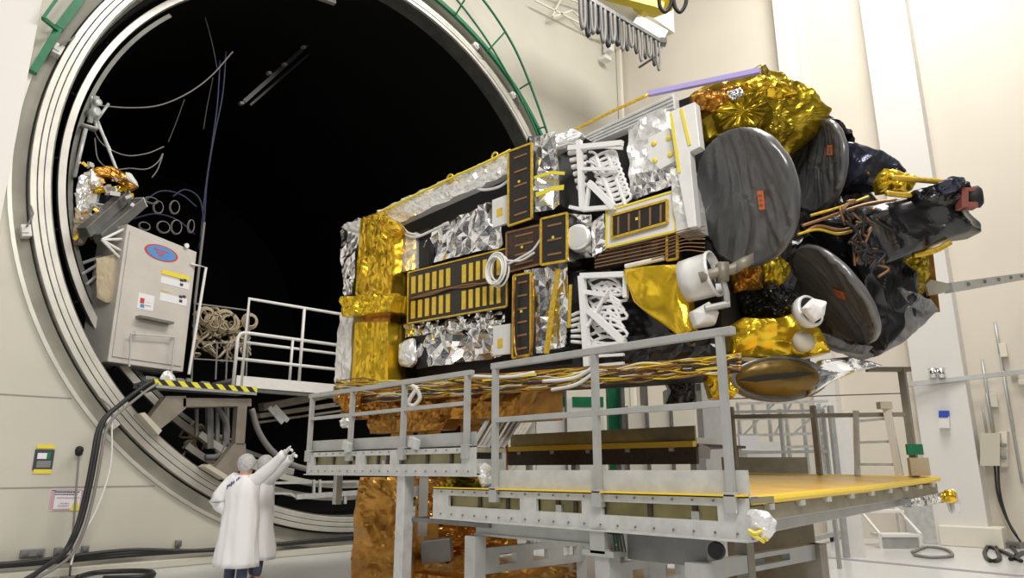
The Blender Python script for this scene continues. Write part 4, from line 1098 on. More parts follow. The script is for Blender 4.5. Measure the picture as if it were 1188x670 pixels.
b = B(); b.box((XP + .0, yl - .07, 0.0), (XP + .12, yl + .07, 1.555)); build('leg', b, 'alu_light', ap, bevel=.008)
for y in (7.9, 5.15):
    b = B(); b.box((4.64, y - .04, 1.2), (4.72, y + .04, 1.56)); build('hanger', b, 'alu', ap)
for px_ in (407, 485):
    y = Yx(px_, 520); b = B(); b.obox((XP - .05, y, 1.86), V((.03, 0, 0)), V((0, .06, .02)), V((0, -.01, .05))); b.tube([(XP - .06, y, 1.78), (XP - .06, y, 1.90)], .02); build('clamp', b, 'alu_light', ap, bevel=.008)

# nearer, lower platform
np_ = thing('access_platform', 'nearest lower grey access platform with tall railing in front of the satellite', 'access platform', V((4.95, 3.95, 0)))
fbeam(np_, 5.59, 2.345, 1.17, 1.435, [(5.36, 4.41), (4.22, 3.73), (3.53, 2.56)])
railing(np_, [4.72, 3.56, 2.45], 1.43, 2.53, 2.03, True, (1.46, 1.6))
b = B(); b.box((XP - .03, 2.34, 2.49), (XP + .03, 4.76, 2.545)); build('top_rail', b, 'alu', np_, bevel=.006)
b = B(); b.box((XP - .022, 2.44, 2.01), (XP + .022, 4.72, 2.055)); build('mid_rail', b, 'alu', np_, bevel=.004)
b = B(); b.box((XP + .03, 2.345, 1.44), (XP + .05, 4.74, 1.60)); build('toe_board', b, 'alu_light', np_)
b = B(); b.box((XP - .035, 2.345, 1.435), (XP + .04, 5.55, 1.445)); build('amber_edge', b, 'sheet_edge', np_)
b = B(); b.box((XP + .05, 2.345, 1.39), (4.72, 5.59, 1.43)); build('deck', b, 'olive', np_)
b = B(); b.box((4.67, 2.6, 1.17), (4.72, 5.59, 1.39)); build('rear_beam', b, 'alu', np_)
for y in (5.56, 4.0, 2.75):
    b = B(); b.box((XP + .03, y - .03, 1.18), (4.67, y + .03, 1.33)); build('cross_beam', b, 'alu', np_)
# under-frame: channel, cross members with lightening holes, legs
b = B(); b.box((XP + .12, 3.6, 1.05), (XP + .2, 5.1, 1.15)); b.box((XP + .10, 3.6, 1.14), (XP + .26, 5.1, 1.16)); b.box((XP + .10, 3.6, 1.03), (XP + .26, 5.1, 1.05)); build('channel', b, 'alu', np_)
b = B(); b.box((XP + .1, 4.9, 1.10), (XP + .9, 6.1, 1.14)); build('step_plate', b, 'steel', np_)
b = B(); b.box((XP + .15, 2.75, 0.96), (XP + .28, 3.42, 1.15)); build('channel', b, 'steel', np_)
b = B(); b.box((XP - .02, 3.50, 1.0), (XP + .1, 3.64, 1.17)); b.box((XP - .02, 3.42, 0.98), (XP + .14, 3.72, 1.02)); build('bracket', b, 'alu', np_)
b = B()
for k in range(4): b.tube([(XP - .03, 3.30 + .03 * k, 1.03), (XP - .03, 3.32 + .03 * k, 1.15), (XP - .03, 3.40 + .02 * k, 1.15)], .006, 5)
build('cable_clip', b, 'black_matt', np_)
def lattice(root, y, x0_, x1_, z0_, z1_, holes, m='alu'):
    b = B(); n = holes; w = (x1_ - x0_); zc0, zc1 = z0_ + (z1_ - z0_) * .3, z0_ + (z1_ - z0_) * .72
    b.box((x0_, y - .03, z0_), (x1_, y + .03, zc0)); b.box((x0_, y - .03, zc1), (x1_, y + .03, z1_))
    e = w / (n * 2 + 1)
    for k in range(n + 1):
        b.box((x0_ + e * 2 * k, y - .03, zc0), (x0_ + e * (2 * k + 1), y + .03, zc1))
    return build('cross_member', b, m, root)
for y in (5.05, 3.55):
    lattice(np_, y, XP + .12, 6.0, .70, .92, 3)
    b = B(); b.box((XP + .0, y - .07, 0.0), (XP + .14, y + .07, 1.03)); build('leg', b, 'alu', np_, bevel=.008)
    b = B(); b.box((5.86, y - .07, 0.0), (6.0, y + .07, 1.2)); build('leg', b, 'alu', np_, bevel=.008)
    b = B(); b.box((XP - .05, y - .1, 0), (XP + .2, y + .1, .05)); build('foot', b, 'steel', np_)
b = B(); b.box((XP + .0, 2.70, 0.0), (XP + .14, 2.84, 1.0)); build('leg', b, 'alu', np_, bevel=.008)
lattice(np_, 2.77, XP + .14, 6.3, .88, 1.0, 1)
b = B(); b.box((6.16, 2.70, 0.0), (6.3, 2.84, 1.0)); build('leg', b, 'steel_tan', np_)
b = B(); b.lathe([(.05, 0), (.06, .02), (.05, .05)], (XP + .13, 2.66, 1.08), (-1, -.4, 0), 16); build('caster_knob', b, 'black_matt', np_)
# thin railing wires behind the front line
# film bag on the near end and white roll at the far end
b = B(); pillow(b, [dep(868, 597, 4.45), dep(874, 590, 4.45), dep(888, 592, 4.45), dep(899, 603, 4.45), dep(899, 616, 4.45), dep(890, 626, 4.45), dep(876, 626, 4.45), dep(869, 612, 4.45)], .06, .14, .05, 9, m=40, rings=12)
fbag = build('film_bundle', b, 'film'); tag(fbag, 'roll end wrapped in clear film hanging at the near end of the lower platform', 'bundle')
b = B(); b.tube(spline([dep(868, 614, 4.4), dep(876, 618, 4.38), (dep(884, 616, 4.38)), dep(890, 626, 4.4)], 14), .012, 6); b.tube(spline([dep(870, 618, 4.4), dep(880, 624, 4.38), dep(886, 628, 4.4)], 14), .012, 6); build('yellow_tie', b, 'yellowtape', fbag)
b = B(); pillow(b, [dep(556, 542, 6.5), dep(563, 536, 6.5), dep(571, 542, 6.5), dep(572, 560, 6.5), dep(560, 566, 6.5), dep(554, 555, 6.5)], .05, .15, .05, 9, m=30, rings=8)
tag(build('film_bundle', b, 'film'), 'small white film bundle between the two access platforms', 'bundle')
b = B(); pillow(b, [dep(510, 558, 7), dep(530, 551, 7), (dep(556, 556, 7)), dep(562, 565, 7), dep(540, 568, 7), dep(512, 566, 7)], .03, .2, .05, 8, m=36, rings=8)
tag(build('foil_bundle', b, 'olive_gold'), 'crumpled gold foil bundle lying by the end of the lower platform beam', 'bundle')

# ------------------------------------------------------------------ yellow covered table at right
A_ = dep(866, 577, 4.62); Bc = dep(1086, 554, 8.2); Cc = dep(866, 550, 8.6)
Cf = A_ + (Cc - Bc) * 0.0
D_ = A_ + (Cc - A_) * 1.0
yt = thing('covered_table', 'long work deck covered with an amber protective sheet at the right of the platforms', 'work deck', V((7.5, 4.3, 0)))
b = B(); b.prism([A_, Bc, Bc + (Cc - Bc) * .35 + V((0, 0, .01)), Cc], (0, 0, -.05)); build('amber_sheet', b, 'kapton_sheet', yt)
b = B(); b.tube([A_ + V((0, -.02, -.02)), A_.lerp(Bc, .5) + V((0, -.02, -.03)), Bc + V((0, -.02, -.01))], .03, 8); b.tube([Bc, Cc], .02, 8); build('yellow_hem', b, 'sheet_edge', yt)
fd = (Bc - A_); fd.z = 0; fd.normalize()
fn = V((fd.y, -fd.x, 0))
if fn.dot(CAM - A_) < 0: fn = -fn
b = B(); b.hexa([A_ - ZA * .06, Bc - ZA * .06, Bc - fn * .1 - ZA * .06, A_ - fn * .1 - ZA * .06], [A_ - ZA * .155, Bc - ZA * .17, Bc - fn * .1 - ZA * .17, A_ - fn * .1 - ZA * .155]); build('side_board', b, 'olive', yt)
for k in range(9):
    t = .06 + k * .11; p = A_.lerp(Bc, t)
    b = B(); b.obox(p - ZA * .07 + fn * .02, fd * .04, fn * .02, ZA * .02); build('clip', b, 'alu_light', yt)
g0, g1 = A_.lerp(Bc, .05) - fn * .15, A_.lerp(Bc, .80) - fn * .15
b = B(); b.beam(g0 - ZA * .22, g1 - ZA * .21, .14, .08); b.beam(g0 - ZA * .165, g1 - ZA * .165, .22, .02); build('beam', b, 'alu', yt, bevel=.006)
b = B(); b.beam(g0 - ZA * .54 - fn * .3, A_.lerp(Bc, .2) - fn * .4 - ZA * .54, .08, .07); build('lower_beam', b, 'alu', yt)
for t, o_ in ((.13, .35), (.30, 1.6)):
    p = A_.lerp(Bc, t) - fn * o_; zt_ = p.z - .16
    b = B(); b.box((p.x - .05, p.y - .05, 0), (p.x + .05, p.y + .05, zt_)); build('leg', b, 'steel_tan', yt)
b = B(); foil(b, [A_.lerp(Bc, .72) - ZA * .17 + fn * .03, Bc - ZA * .15 + fn * .03, Bc - ZA * .27 + fn * .03, A_.lerp(Bc, .72) - ZA * .25 + fn * .03], .05, (8, 8), .03, .05); build('foil_skirt', b, 'silver', yt)
bc = thing('wrapped_roller', 'roller end with gold core in clear film at the far corner of the amber sheet', 'roller', Bc - ZA * .4 + fn * .05)
b = B(); b.lathe([(.02, -.06), (.13, -.05), (.15, .0), (.13, .04), (.04, .06)], Bc - ZA * .26 + fn * .12 + fd * .1, fd * .4 + fn, 20); build('film', b, 'film', bc, True)
b = B(); b.lathe([(.07, -.06), (.08, 0), (.05, .05)], Bc - ZA * .2 + fn * .14 - fd * .05, fn, 16); build('core', b, 'gold', bc, True)

# ------------------------------------------------------------------ platform on the far side of the satellite
XF = 8.95
fp = thing('access_platform', 'platform beyond the satellite with olive toe board above an amber front edge', 'access platform', V((XF + .6, 8.0, 0)))
fy0, fy1 = onX(553, 521, XF).y, onX(808, 515, XF).y
ze = onX(680, 518, XF).z
zt_ = onX(680, 503, XF).z
b = B(); b.box((XF - .10, fy1, ze - .045), (XF + .02, fy0, ze + .035)); build('amber_edge', b, 'sheet_edge', fp)
b = B(); b.box((XF, fy1, ze - .04), (XF + 1.4, fy0, ze - .0)); build('deck', b, 'panel_brown', fp)
b = B(); b.box((XF + .05, fy1 + .05, ze + .0), (XF + .09, onX(590, 503, XF).y, zt_ + .05)); build('toe_board', b, 'olive', fp)
b = B(); b.box((XF - .02, fy1, ze - .28), (XF + .04, fy0, ze - .03)); build('side_board', b, 'panel_brown', fp)
for k in range(6):
    y = fy1 + (fy0 - fy1) * (k + .5) / 6
    b = B(); b.box((XF - .05, y - .04, ze - .10), (XF - .02, y + .04, ze - .05)); build('clip', b, 'alu', fp)
for y in (fy1 + .1, (fy0 + fy1) / 2, fy0 - .1):
    for x in (XF + .1, XF + 1.3):
        b = B(); b.box((x - .05, y - .05, 0), (x + .05, y + .05, ze - .04)); build('leg', b, 'alu', fp)
b = B(); b.box((XF + .3, fy1 + .2, ze + 0.0), (XF + .9, fy1 + .22, ze + .1)); build('end_board', b, 'white', fp)
# white plate scrap at its end
b = B(); b.prism([dep(812, 514, 10), dep(824, 519, 10), dep(824, 532, 10), dep(806, 532, 10), dep(806, 520, 10)], FWH * .1); tag(build('white_block', b, 'paper'), 'small bright white block at the near end of the far platform', 'block')
# bundle of slanted chrome bars between the platforms
sb = thing('slanted_bars', 'bundle of shiny slanted bars under the middle of the satellite', 'bars', dep(580, 515, 8.6))
for k in range(7):
    b = B(); p, q = dep(547 + 6 * k, 519, 8.4 + .05 * k), dep(576 + 6 * k, 470, 8.9 + .05 * k); b.beam(p, q, .045, .03); build('bar', b, 'chrome' if k % 3 == 1 else 'alu_light', sb)

# ================================================================== TROLLEY UNDER THE SATELLITE
do = thing('transport_trolley', 'copper brown foil wrapped trolley carrying the satellite', 'trolley', V((S0.x + 1.3, S0.y, 0)))
def tfoil(name, pts, d, m, bulge=.1, thick=.5, amp=.12, scale=4, mm=64, rings=16):
    b = B(); pillow(b, [dep(x, y, d) for x, y in pts], bulge, thick, amp, scale, mm, rings); return build(name, b, m, do)
def cfoil(name, q, m, amp=.1, sc=(3, 3), step=.05, thick=.15):
    b = B(); foil(b, q, amp, sc, step, thick); return build(name, b, m, do)
# cradle below the body (world box, foil faced)
def tl(u, w, z): p = S0 + SU * u + SN * w; return V((p.x, p.y, z))
zb0 = sp_(440, 446).z
b = B(); b.hexa([tl(-3.1, -.05, 2.35), tl(-1.0, -.05, 2.35), tl(-1.0, -2.3, 2.35), tl(-3.1, -2.3, 2.35)], [tl(-3.1, -.05, zb0 - .02), tl(-1.0, -.05, zb0 - .02), tl(-1.0, -2.3, zb0 - .02), tl(-3.1, -2.3, zb0 - .02)]); build('cradle', b, 'copper', do)
cfoil('amber_foil', [sp_(400, 458, .12), sp_(620, 440, .12), sp_(600, 486, .12), sp_(404, 486, .12)], 'amber', .12, (2.2, 3.5))
cfoil('copper_foil', [sp_(432, 478, .08), sp_(536, 470, .08), sp_(520, 498, .08), sp_(434, 503, .08)], 'copper', .10, (3, 3))
cfoil('copper_foil', [sp_(536, 466, -.1), sp_(622, 455, -.1), sp_(600, 478, -.1), sp_(540, 492, -.1)], 'copper', .12, (3, 3))
tfoil('foil_knot', [(392, 455), (408, 450), (420, 458), (418, 474), (400, 478), (392, 466)], 9.9, 'amber', .06, .2, .12, 7, 36, 8)
tfoil('silver_knot', [(394, 488), (404, 480), (412, 484), (408, 496), (396, 496)], 9.8, 'silver_soft', .04, .15, .06, 9, 30, 7)
b = B(); b.tube(spline([dep(477, 446, 9.2), dep(484, 452, 9.2), dep(487, 462, 9.2), dep(480, 470, 9.2), dep(474, 466, 9.2), dep(485, 448, 9.2)], 24), .03, 6); build('white_strap', b, 'cable_white', do, True)
# legs that carry the cradle
for u, w in ((-2.7, -.5), (-2.1, -.5), (-2.7, -2.0), (-2.1, -2.0)):
    p = tl(u, w, 0); zt2 = 2.36
    b = B(); b.box((p.x - .12, p.y - .12, .35), (p.x + .12, p.y + .12, zt2)); build('leg', b, 'copper' if u < 0 else 'osr', do)
# copper column and base
tfoil('copper_column', [(420, 553), (470, 553), (468, 580), (462, 602), (474, 630), (482, 660), (484, 690), (408, 690), (410, 640), (412, 600)], 8.6, 'copper', .12, .6, .22, 1.8, 100, 24)
tfoil('copper_flank', [(440, 553), (476, 553), (470, 590), (488, 640), (498, 668), (480, 672), (466, 630), (452, 596)], 9.2, 'copper', .06, .4, .18, 2.0)
tfoil('copper_foil', [(478, 612), (535, 600), (600, 606), (600, 640), (520, 648), (482, 642)], 10.2, 'copper', .06, .3, .18, 4)
tfoil('copper_foil', [(480, 553), (536, 553), (530, 600), (486, 604)], 10.0, 'copper', .06, .3, .14, 4)
b = B(); b.hexa([tl(-2.0, .3, 0), tl(2.2, .3, 0), tl(2.2, -2.5, 0), tl(-2.0, -2.5, 0)], [tl(-2.0, .3, .3), tl(2.2, .3, .3), tl(2.2, -2.5, .3), tl(-2.0, -2.5, .3)]); build('base', b, 'copper', do)
cfoil('base_foil', [tl(-2.0, -.2, .42), tl(2.2, -.2, .42), tl(2.2, .5, .34), tl(-2.0, .5, .34)], 'copper', .12, (2.5, 3), .06)
cfoil('base_foil', [tl(-2.0, .55, .40), tl(2.2, .55, .40), tl(2.2, .62, 0.0), tl(-2.0, .62, 0.0)], 'copper', .10, (2.5, 3), .06, .1)
# steel tubes behind the far platform leg
b = B(); b.beam(dep(450, 574, 9.6), dep(494, 568, 9.6), .18, .14); b.beam(dep(446, 566, 9.5), dep(470, 598, 9.5), .08, .08); b.beam(dep(492, 553, 9.4), dep(490, 620, 9.4), .12, .12); build('brace', b, 'alu', do)
b = B(); b.beam(dep(490, 640, 9.0), dep(524, 636, 9.0), .3, .28); build('block', b, 'steel', do, bevel=.01)
b = B(); b.beam(dep(644, 610, 9.2), dep(644, 650, 9.2), .14, .14); b.beam(dep(632, 650, 9.2), dep(658, 650, 9.2), .1, .1); build('jack', b, 'steel', do)

# ================================================================== FAR SIDE OF THE HALL, RIGHT
def vpost(b, x0_, y0_, y1_, d, w, up=ZA):
    p = dep(x0_, y0_, d); q = V((p.x, p.y, dep(x0_, y1_, d).z)); b.beam(p, q, w, w)
    return p, q
# T-frame
tf = thing('deck_railing', 'tan grey tube railing with T-shaped end post standing on the amber covered deck', 'post', Bc + (Cc - Bc) * .10)
p = Bc + (Cc - Bc) * .10; zq = p.z; top = V((p.x, p.y, dep(1048, 424, 8.25).z))
b = B(); b.beam(p, top, .075, .075); build('post', b, 'steel_tan', tf)
b = B(); b.beam(top - RT * .42, top + RT * .10, .07, .055); build('head', b, 'steel_tan', tf)
zc = dep(1050, 479, 8.25).z; dl = (Cc - Bc) * 1.0; dl.z = 0
b = B(); b.beam((p.x, p.y, zc), V((p.x, p.y, zc)) + dl, .055, .05); b.tube([(p.x, p.y, zc + .25), V((p.x, p.y, zc + .22)) + dl], .008, 6); build('arm', b, 'steel_tan', tf)
for t in (.5, .96):
    q = V((p.x, p.y, p.z)) + dl * t; b = B(); b.beam(q, V((q.x, q.y, zc + .12)), .06, .06); build('post', b, 'steel_tan', tf)
b = B(); c = dep(1061, 521, 8.2); b.obox(c, RT * .09, FWH * .02, ZA * .06); build('green_tag', b, 'green', tf)
b = B(); c = dep(1066, 541, 8.15); b.obox(c, RT * .11, FWH * .03, ZA * .10); build('tan_card', b, 'tan', tf)
# railing posts from the frame to the left
b = B()
for x in (905, 955):
    q = dep(x, 480, 12.5); b.beam((q.x, q.y, 0), (q.x, q.y, dep(x, 474, 12.5).z), .06, .06)
q0, q1 = dep(838, 478, 12.5), dep(956, 476, 12.5); b.beam(q0, q1, .05, .05); b.beam(q0 - ZA * .7, q1 - ZA * .7, .05, .05)
tag(build('tube_fence', b, 'alu'), 'grey tube fence across the back of the hall under the satellite nose', 'fence')
# white A ladder
la = thing('ladder', 'white A-shaped ladder standing on the far edge of the amber covered deck', 'ladder', dep(1020, 551.5, 8.4))
def rung_frame(root, lt, rt, lb, rb, d0, d1, n, r, m, nm='side_rail'):
    L0, R0, L1, R1 = dep(*lt, d0), dep(*rt, d0), dep(*lb, d1), dep(*rb, d1)
    for a_, c_ in ((L0, L1), (R0, R1)):
        e = V((c_.x, c_.y, 0))
        b = B(); b.beam(a_, c_, r, r); build(nm, b, m, root)
    for k in range(n):
        t = (k + .5) / n; b = B(); b.beam(L0.lerp(L1, t), R0.lerp(R1, t), r * .8, r * .5); build('rung', b, m, root)
rung_frame(la, (993, 476), (1028, 472), (995, 551), (1044, 552), 8.5, 8.35, 3, .06, 'alu_light')
b = B(); b.beam(dep(1028, 470, 8.4), dep(1044, 552, 8.3), .08, .05); build('side_rail', b, 'white', la)
b = B(); b.obox(dep(1026, 470, 8.4), RT * .07, FWH * .05, ZA * .04); build('cap', b, 'beige', la)
# step stool
ss = thing('step_stool', 'small white metal step stool on the floor right of the amber deck', 'step stool', onZ(1035, 638, 0))
s_c = onZ(1035, 634, 0); sx, sy = RT * .45, FWH * .4
def spt(u, v, z): return s_c + sx * u + sy * v + ZA * (z * 1.45)
b = B(); b.hexa([spt(-.9, -1, .16), spt(.9, -1, .16), spt(.9, .2, .16), spt(-.9, .2, .16)], [spt(-.9, -1, .2), spt(.9, -1, .2), spt(.9, .2, .2), spt(-.9, .2, .2)]); build('step', b, 'white', ss)
b = B(); b.hexa([spt(-.9, .2, .48), spt(.9, .2, .48), spt(.9, 1.2, .48), spt(-.9, 1.2, .48)], [spt(-.9, .2, .52), spt(.9, .2, .52), spt(.9, 1.2, .52), spt(-.9, 1.2, .52)]); build('step', b, 'white', ss)
b = B(); b.hexa([spt(-.85, -.95, .02), spt(.85, -.95, .02), spt(.85, -.9, .02), spt(-.85, -.9, .02)], [spt(-.85, -.95, .16), spt(.85, -.95, .16), spt(.85, -.9, .16), spt(-.85, -.9, .16)]); build('front_panel', b, 'alu', ss)
for u in (-.95, .95):
    b = B(); b.beam(spt(u, -1, 0), spt(u, -1, .2), .05, .05); b.beam(spt(u, -1, .2), spt(u, 1.0, .52), .05, .05); b.beam(spt(u, 1.1, 0), spt(u, 1.1, .98 if u > 0 else .7), .05, .05); build('side_frame', b, 'white', ss)
# floor bracket on small wheels
fb_ = thing('floor_bracket', 'low metal bar with black wheels on the floor left of the step stool', 'dolly', onZ(968, 634, 0))
p0_, p1_ = onZ(936, 636, 0), onZ(1001, 618, 0)
b = B(); b.beam(p0_ + ZA * .16, p1_ + ZA * .16, .10, .10); build('bar', b, 'alu', fb_)
for t in (.05, .4, .8, .95):
    b = B(); c = p0_.lerp(p1_, t); b.lathe([(.02, -.03), (.07, -.03), (.07, .03), (.02, .03)], c + ZA * .07, (p1_ - p0_).cross(ZA), 14); build('wheel', b, 'black_matt', fb_)
    b = B(); b.beam(c + ZA * .07, c + ZA * .2, .04, .08); build('fork', b, 'alu_light', fb_)
# grey cabinet by the column
b = B(); q = dep(1072, 596, 16.3); b.box((q.x - .35, q.y - .3, 0), (q.x + .3, q.y + .3, 1.25)); b.box((q.x - .37, q.y - .32, 1.2), (q.x + .32, q.y + .32, 1.26))
tag(build('grey_locker', b, 'alu_light', bevel=.01), 'low grey locker beside the foot of the right column', 'locker')
# ------------------------------------------------ right wall fixtures
def rwp(x, y, o=.0): return onRW(x, y, o)
b = B(); b.beam(rwp(1052, 446, .75), rwp(1215, 428, .25), .10, .10); tag(build('wall_rail', b, 'alu'), 'lower horizontal metal rail running along the right wall', 'rail')
b = B(); b.beam(dep(1100, 334, 9.0), rwp(1215, 316, .1), .10, .13)
wr = build('handling_bar', b, 'alu'); tag(wr, 'upper metal bar reaching from the satellite lug to the right', 'bar')
for k in range(5):
    b = B(); p = dep(1100, 334, 9.0).lerp(rwp(1215, 316, .1), .1 + .12 * k); b.lathe([(.03, 0), (.03, .02)], p - FWH * .07 , -FWH, 12); build('bolt', b, 'steel', wr)
for k, x in enumerate((1083, 1093)):
    b = B(); p = rwp(x, 438, .72); b.lathe([(.07, -.06), (.09, .16), (.075, .16), (.06, -.04)], p + ZA * .06, (0, 0, 1), 20); tag(build('metal_cup', b, 'chrome', smooth=True), ('left' if k == 0 else 'right') + ' of two shiny metal cups on the lower wall rail', 'cup', 'cups on the wall rail')
d_ = thing('dispenser', 'small white dispenser with blue top on the right column', 'dispenser', rwp(1095, 492, .62))
def rwplate(name, x0_, y0_, x1_, y1_, o, th, m, par=None):
    b = B(); b.hexa([rwp(x0_, y0_, o), rwp(x1_, y0_, o), rwp(x1_, y1_, o), rwp(x0_, y1_, o)], [p_ - rwn * th for p_ in (rwp(x0_, y0_, o), rwp(x1_, y0_, o), rwp(x1_, y1_, o), rwp(x0_, y1_, o))]); return build(name, b, m, par)
rwplate('body', 1089, 483, 1101, 496, .70, .16, 'white', d_); rwplate('blue_top', 1089, 476, 1100, 484, .71, .17, 'blue', d_)
eb = thing('electrical_box', 'beige electrical box with conduits on the right wall', 'electrical box', rwp(1152, 520, .3))
o_ = rwplate('box', 1137, 502, 1160, 540, .55, .55, 'beige', eb); rwplate('cover', 1160, 500, 1168, 541, .35, .35, 'cream', eb)
b = B()
for y in (516, 530): p = rwp(1165, y, .40); b.lathe([(.05, 0), (.05, .12), (.03, .14)], p, rwn, 14)
build('socket', b, 'boxgrey', eb)
b = B()
for x, y0_, y1_ in ((1145, 470, 502), (1152, 455, 502)):
    p = rwp(x, y1_, .2); b.tube([p, V((p.x, p.y, rwp(x, y0_, .2).z))], .025)
build('conduit', b, 'alu', eb, True)
b = B(); b.tube(spline([rwp(1158, 540, .4), rwp(1160, 570, .4), rwp(1168, 600, .35), rwp(1180, 622, .5)], 20), .025, 6); b.tube(spline([rwp(1154, 540, .4), rwp(1158, 575, .4), rwp(1172, 610, .35), rwp(1184, 628, .5)], 20), .025, 6); build('cable', b, 'cable_black', eb, True)
for k, (x, y0_, y1_, yb0, yb1) in enumerate(((1164, 372, 430, 398, 414), (1153, 415, 500, 456, 472), (1176, 410, 500, 430, 436), (1186, 430, 560, 440, 446))):
    cd = thing('wall_conduit', ['conduit with a small light box high on the right wall', 'conduit with a square outlet below the lower wall rail', 'plain thin conduit right of the square outlet', 'conduit at the right edge of the wall'][k], 'conduit', rwp(x, y1_, .06))
    b = B(); p = rwp(x, y1_, .06); b.tube([p, V((p.x, p.y, rwp(x, y0_, .06).z))], .03); build('pipe', b, 'alu', cd, True)
    b = B(); c = rwp(x, (yb0 + yb1) / 2, .09); h_ = (rwp(x, yb0, .09).z - rwp(x, yb1, .09).z) / 2; b.obox(c, rwd * .07, rwn * .05, ZA * h_); build('outlet', b, 'cream', cd, bevel=.01)
# floor cables at right
def floorcable(name, label, px, r, m, n=40):
    b = B()
    for path in px: b.tube(spline([onZ(x, y, r + .002) for x, y in path], n), r, 6)
    return tag(build(name, b, m, smooth=True), label, 'cable')
floorcable('floor_cable', 'grey cable looping on the floor right of the step stool', [[(1058, 640), (1075, 634), (1098, 637), (1104, 644), (1080, 646), (1060, 643)]], .03, 'cable_grey')
floorcable('floor_cable', 'tangle of black cables on the floor at the lower right edge', [[(1150, 628), (1142, 640), (1150, 650), (1160, 646), (1156, 634), (1170, 632), (1180, 642), (1172, 648), (1187, 640)], [(1145, 632), (1165, 640), (1185, 650)], [(1160, 630), (1176, 634), (1187, 630)]], .035, 'cable_black')
b = B(); q0, q1 = onZ(1085, 629, 0), onZ(1187, 636, 0); b.beam(q0 + ZA * .06, q1 + ZA * .06, .35, .12); tag(build('floor_duct', b, 'steel'), 'low grey cable duct on the floor in front of the right column', 'duct')

# ------------------------------------------------ background clutter seen under the satellite
def bg(name, label, cat, parts, d):
    ctr = dep(parts[0][1][0], parts[0][1][1], d)
    r = thing(name, label, cat, V((ctr.x, ctr.y, 0)))
    for nm, q, m, th in parts:
        x0_, y0_, x1_, y1_ = q
        a_, c_ = dep(x0_, y0_, d), dep(x1_, y1_, d)
        w = (c_ - a_).dot(RT)
        b = B(); z0_, z1_ = (0 if y1_ >= 545 else c_.z), a_.z
        base = V((a_.x, a_.y, 0))
        b.hexa([base + ZA * z0_, base + RT * w + ZA * z0_, base + RT * w + FWH * th + ZA * z0_, base + FWH * th + ZA * z0_], [base + ZA * z1_, base + RT * w + ZA * z1_, base + RT * w + FWH * th + ZA * z1_, base + FWH * th + ZA * z1_])
        build(nm, b, m, r)
    return r
bg('green_column', 'green painted steel column beyond the platform under the satellite', 'column', [('shaft', (704, 425, 716, 545), 'green', .3), ('flange', (700, 425, 720, 429), 'green', .4)], 15.0)
bg('green_cabinet', 'white cabinet with green top edge far behind the slanted bars', 'cabinet', [('body', (622, 462, 700, 545), 'white', .8), ('green_band', (622, 460, 655, 472), 'green', .82), ('green_band', (664, 460, 700, 472), 'green', .82), ('dark_gap', (655, 440, 657, 545), 'steel', .85)], 16.0)
bg('white_rack', 'pale equipment rack far behind the satellite', 'rack', [('body', (728, 470, 805, 545), 'cream', .6), ('shelf', (728, 480, 805, 482), 'steel', .62), ('shelf', (728, 496, 805, 498), 'steel', .62), ('upright', (748, 445, 751, 545), 'steel', .62), ('upright', (776, 450, 779, 545), 'steel', .62), ('upright', (720, 440, 724, 545), 'steel', .62)], 14.5)
bg('white_post', 'white square column under the near end of the satellite', 'column', [('shaft', (812, 428, 834, 545), 'osr', .4), ('bracket', (808, 445, 812, 452), 'steel', .2)], 12.0)
b = B(); pillow(b, [dep(x, y, 10.5) for x, y in ((770, 440), (806, 436), (808, 468), (772, 470), (778, 454))], .05, .3, .08, 4, m=40, rings=8); bh = thing('black_bag', 'black shiny bag hanging under the satellite near the white square column', 'bag', dep(790, 470, 10.5)); build('bag_body', b, 'black', bh)
b = B(); b.tube([dep(790, 440, 10.5), dep(790, 424, 10.5)], .02); build('hanger', b, 'steel', bh)
rk = thing('scaffold', 'pale metal scaffold frame far behind the amber deck', 'scaffold', V((dep(900, 520, 14).x, dep(900, 520, 14).y, 0)))
for x in (862, 880, 898, 918, 938, 958):
    q = dep(x, 545, 14); b = B(); b.beam((q.x, q.y, 0 if x < 900 else dep(x, 558, 14).z), (q.x, q.y, dep(x, 466, 14).z), .06, .06); build('upright', b, 'alu_light', rk)
for y in (468, 486, 505, 520):
    b = B(); b.beam(dep(855, y, 14), dep(960, y - 3, 14), .05, .05); build('ledger', b, 'alu_light', rk)
for a_, c_ in (((862, 505), (898, 468)), ((918, 468), (898, 505)), ((918, 505), (958, 470))):
    b = B(); b.beam(dep(*a_, 14), dep(*c_, 14), .04, .04); build('diagonal', b, 'alu_light', rk)
bg('stool_row', 'row of pale chairs and trolleys behind the amber deck', 'trolley', [('body', (866, 512, 905, 560), 'white', .5), ('screen', (858, 505, 880, 522), 'paper', .1)], 13.0)
bg('white_door_panel', 'tall white panel with grey frame beyond the scaffold', 'panel', [('leaf', (968, 480, 985, 560), 'white', .1), ('frame', (962, 470, 967, 560), 'alu', .12), ('yellow_strip', (980, 500, 984, 545), 'yellowtape', .15)], 14.0)
bg('olive_board', 'olive low board standing behind the left part of the amber deck', 'board', [('board', (838, 530, 936, 560), 'olive', .05)], 9.4)

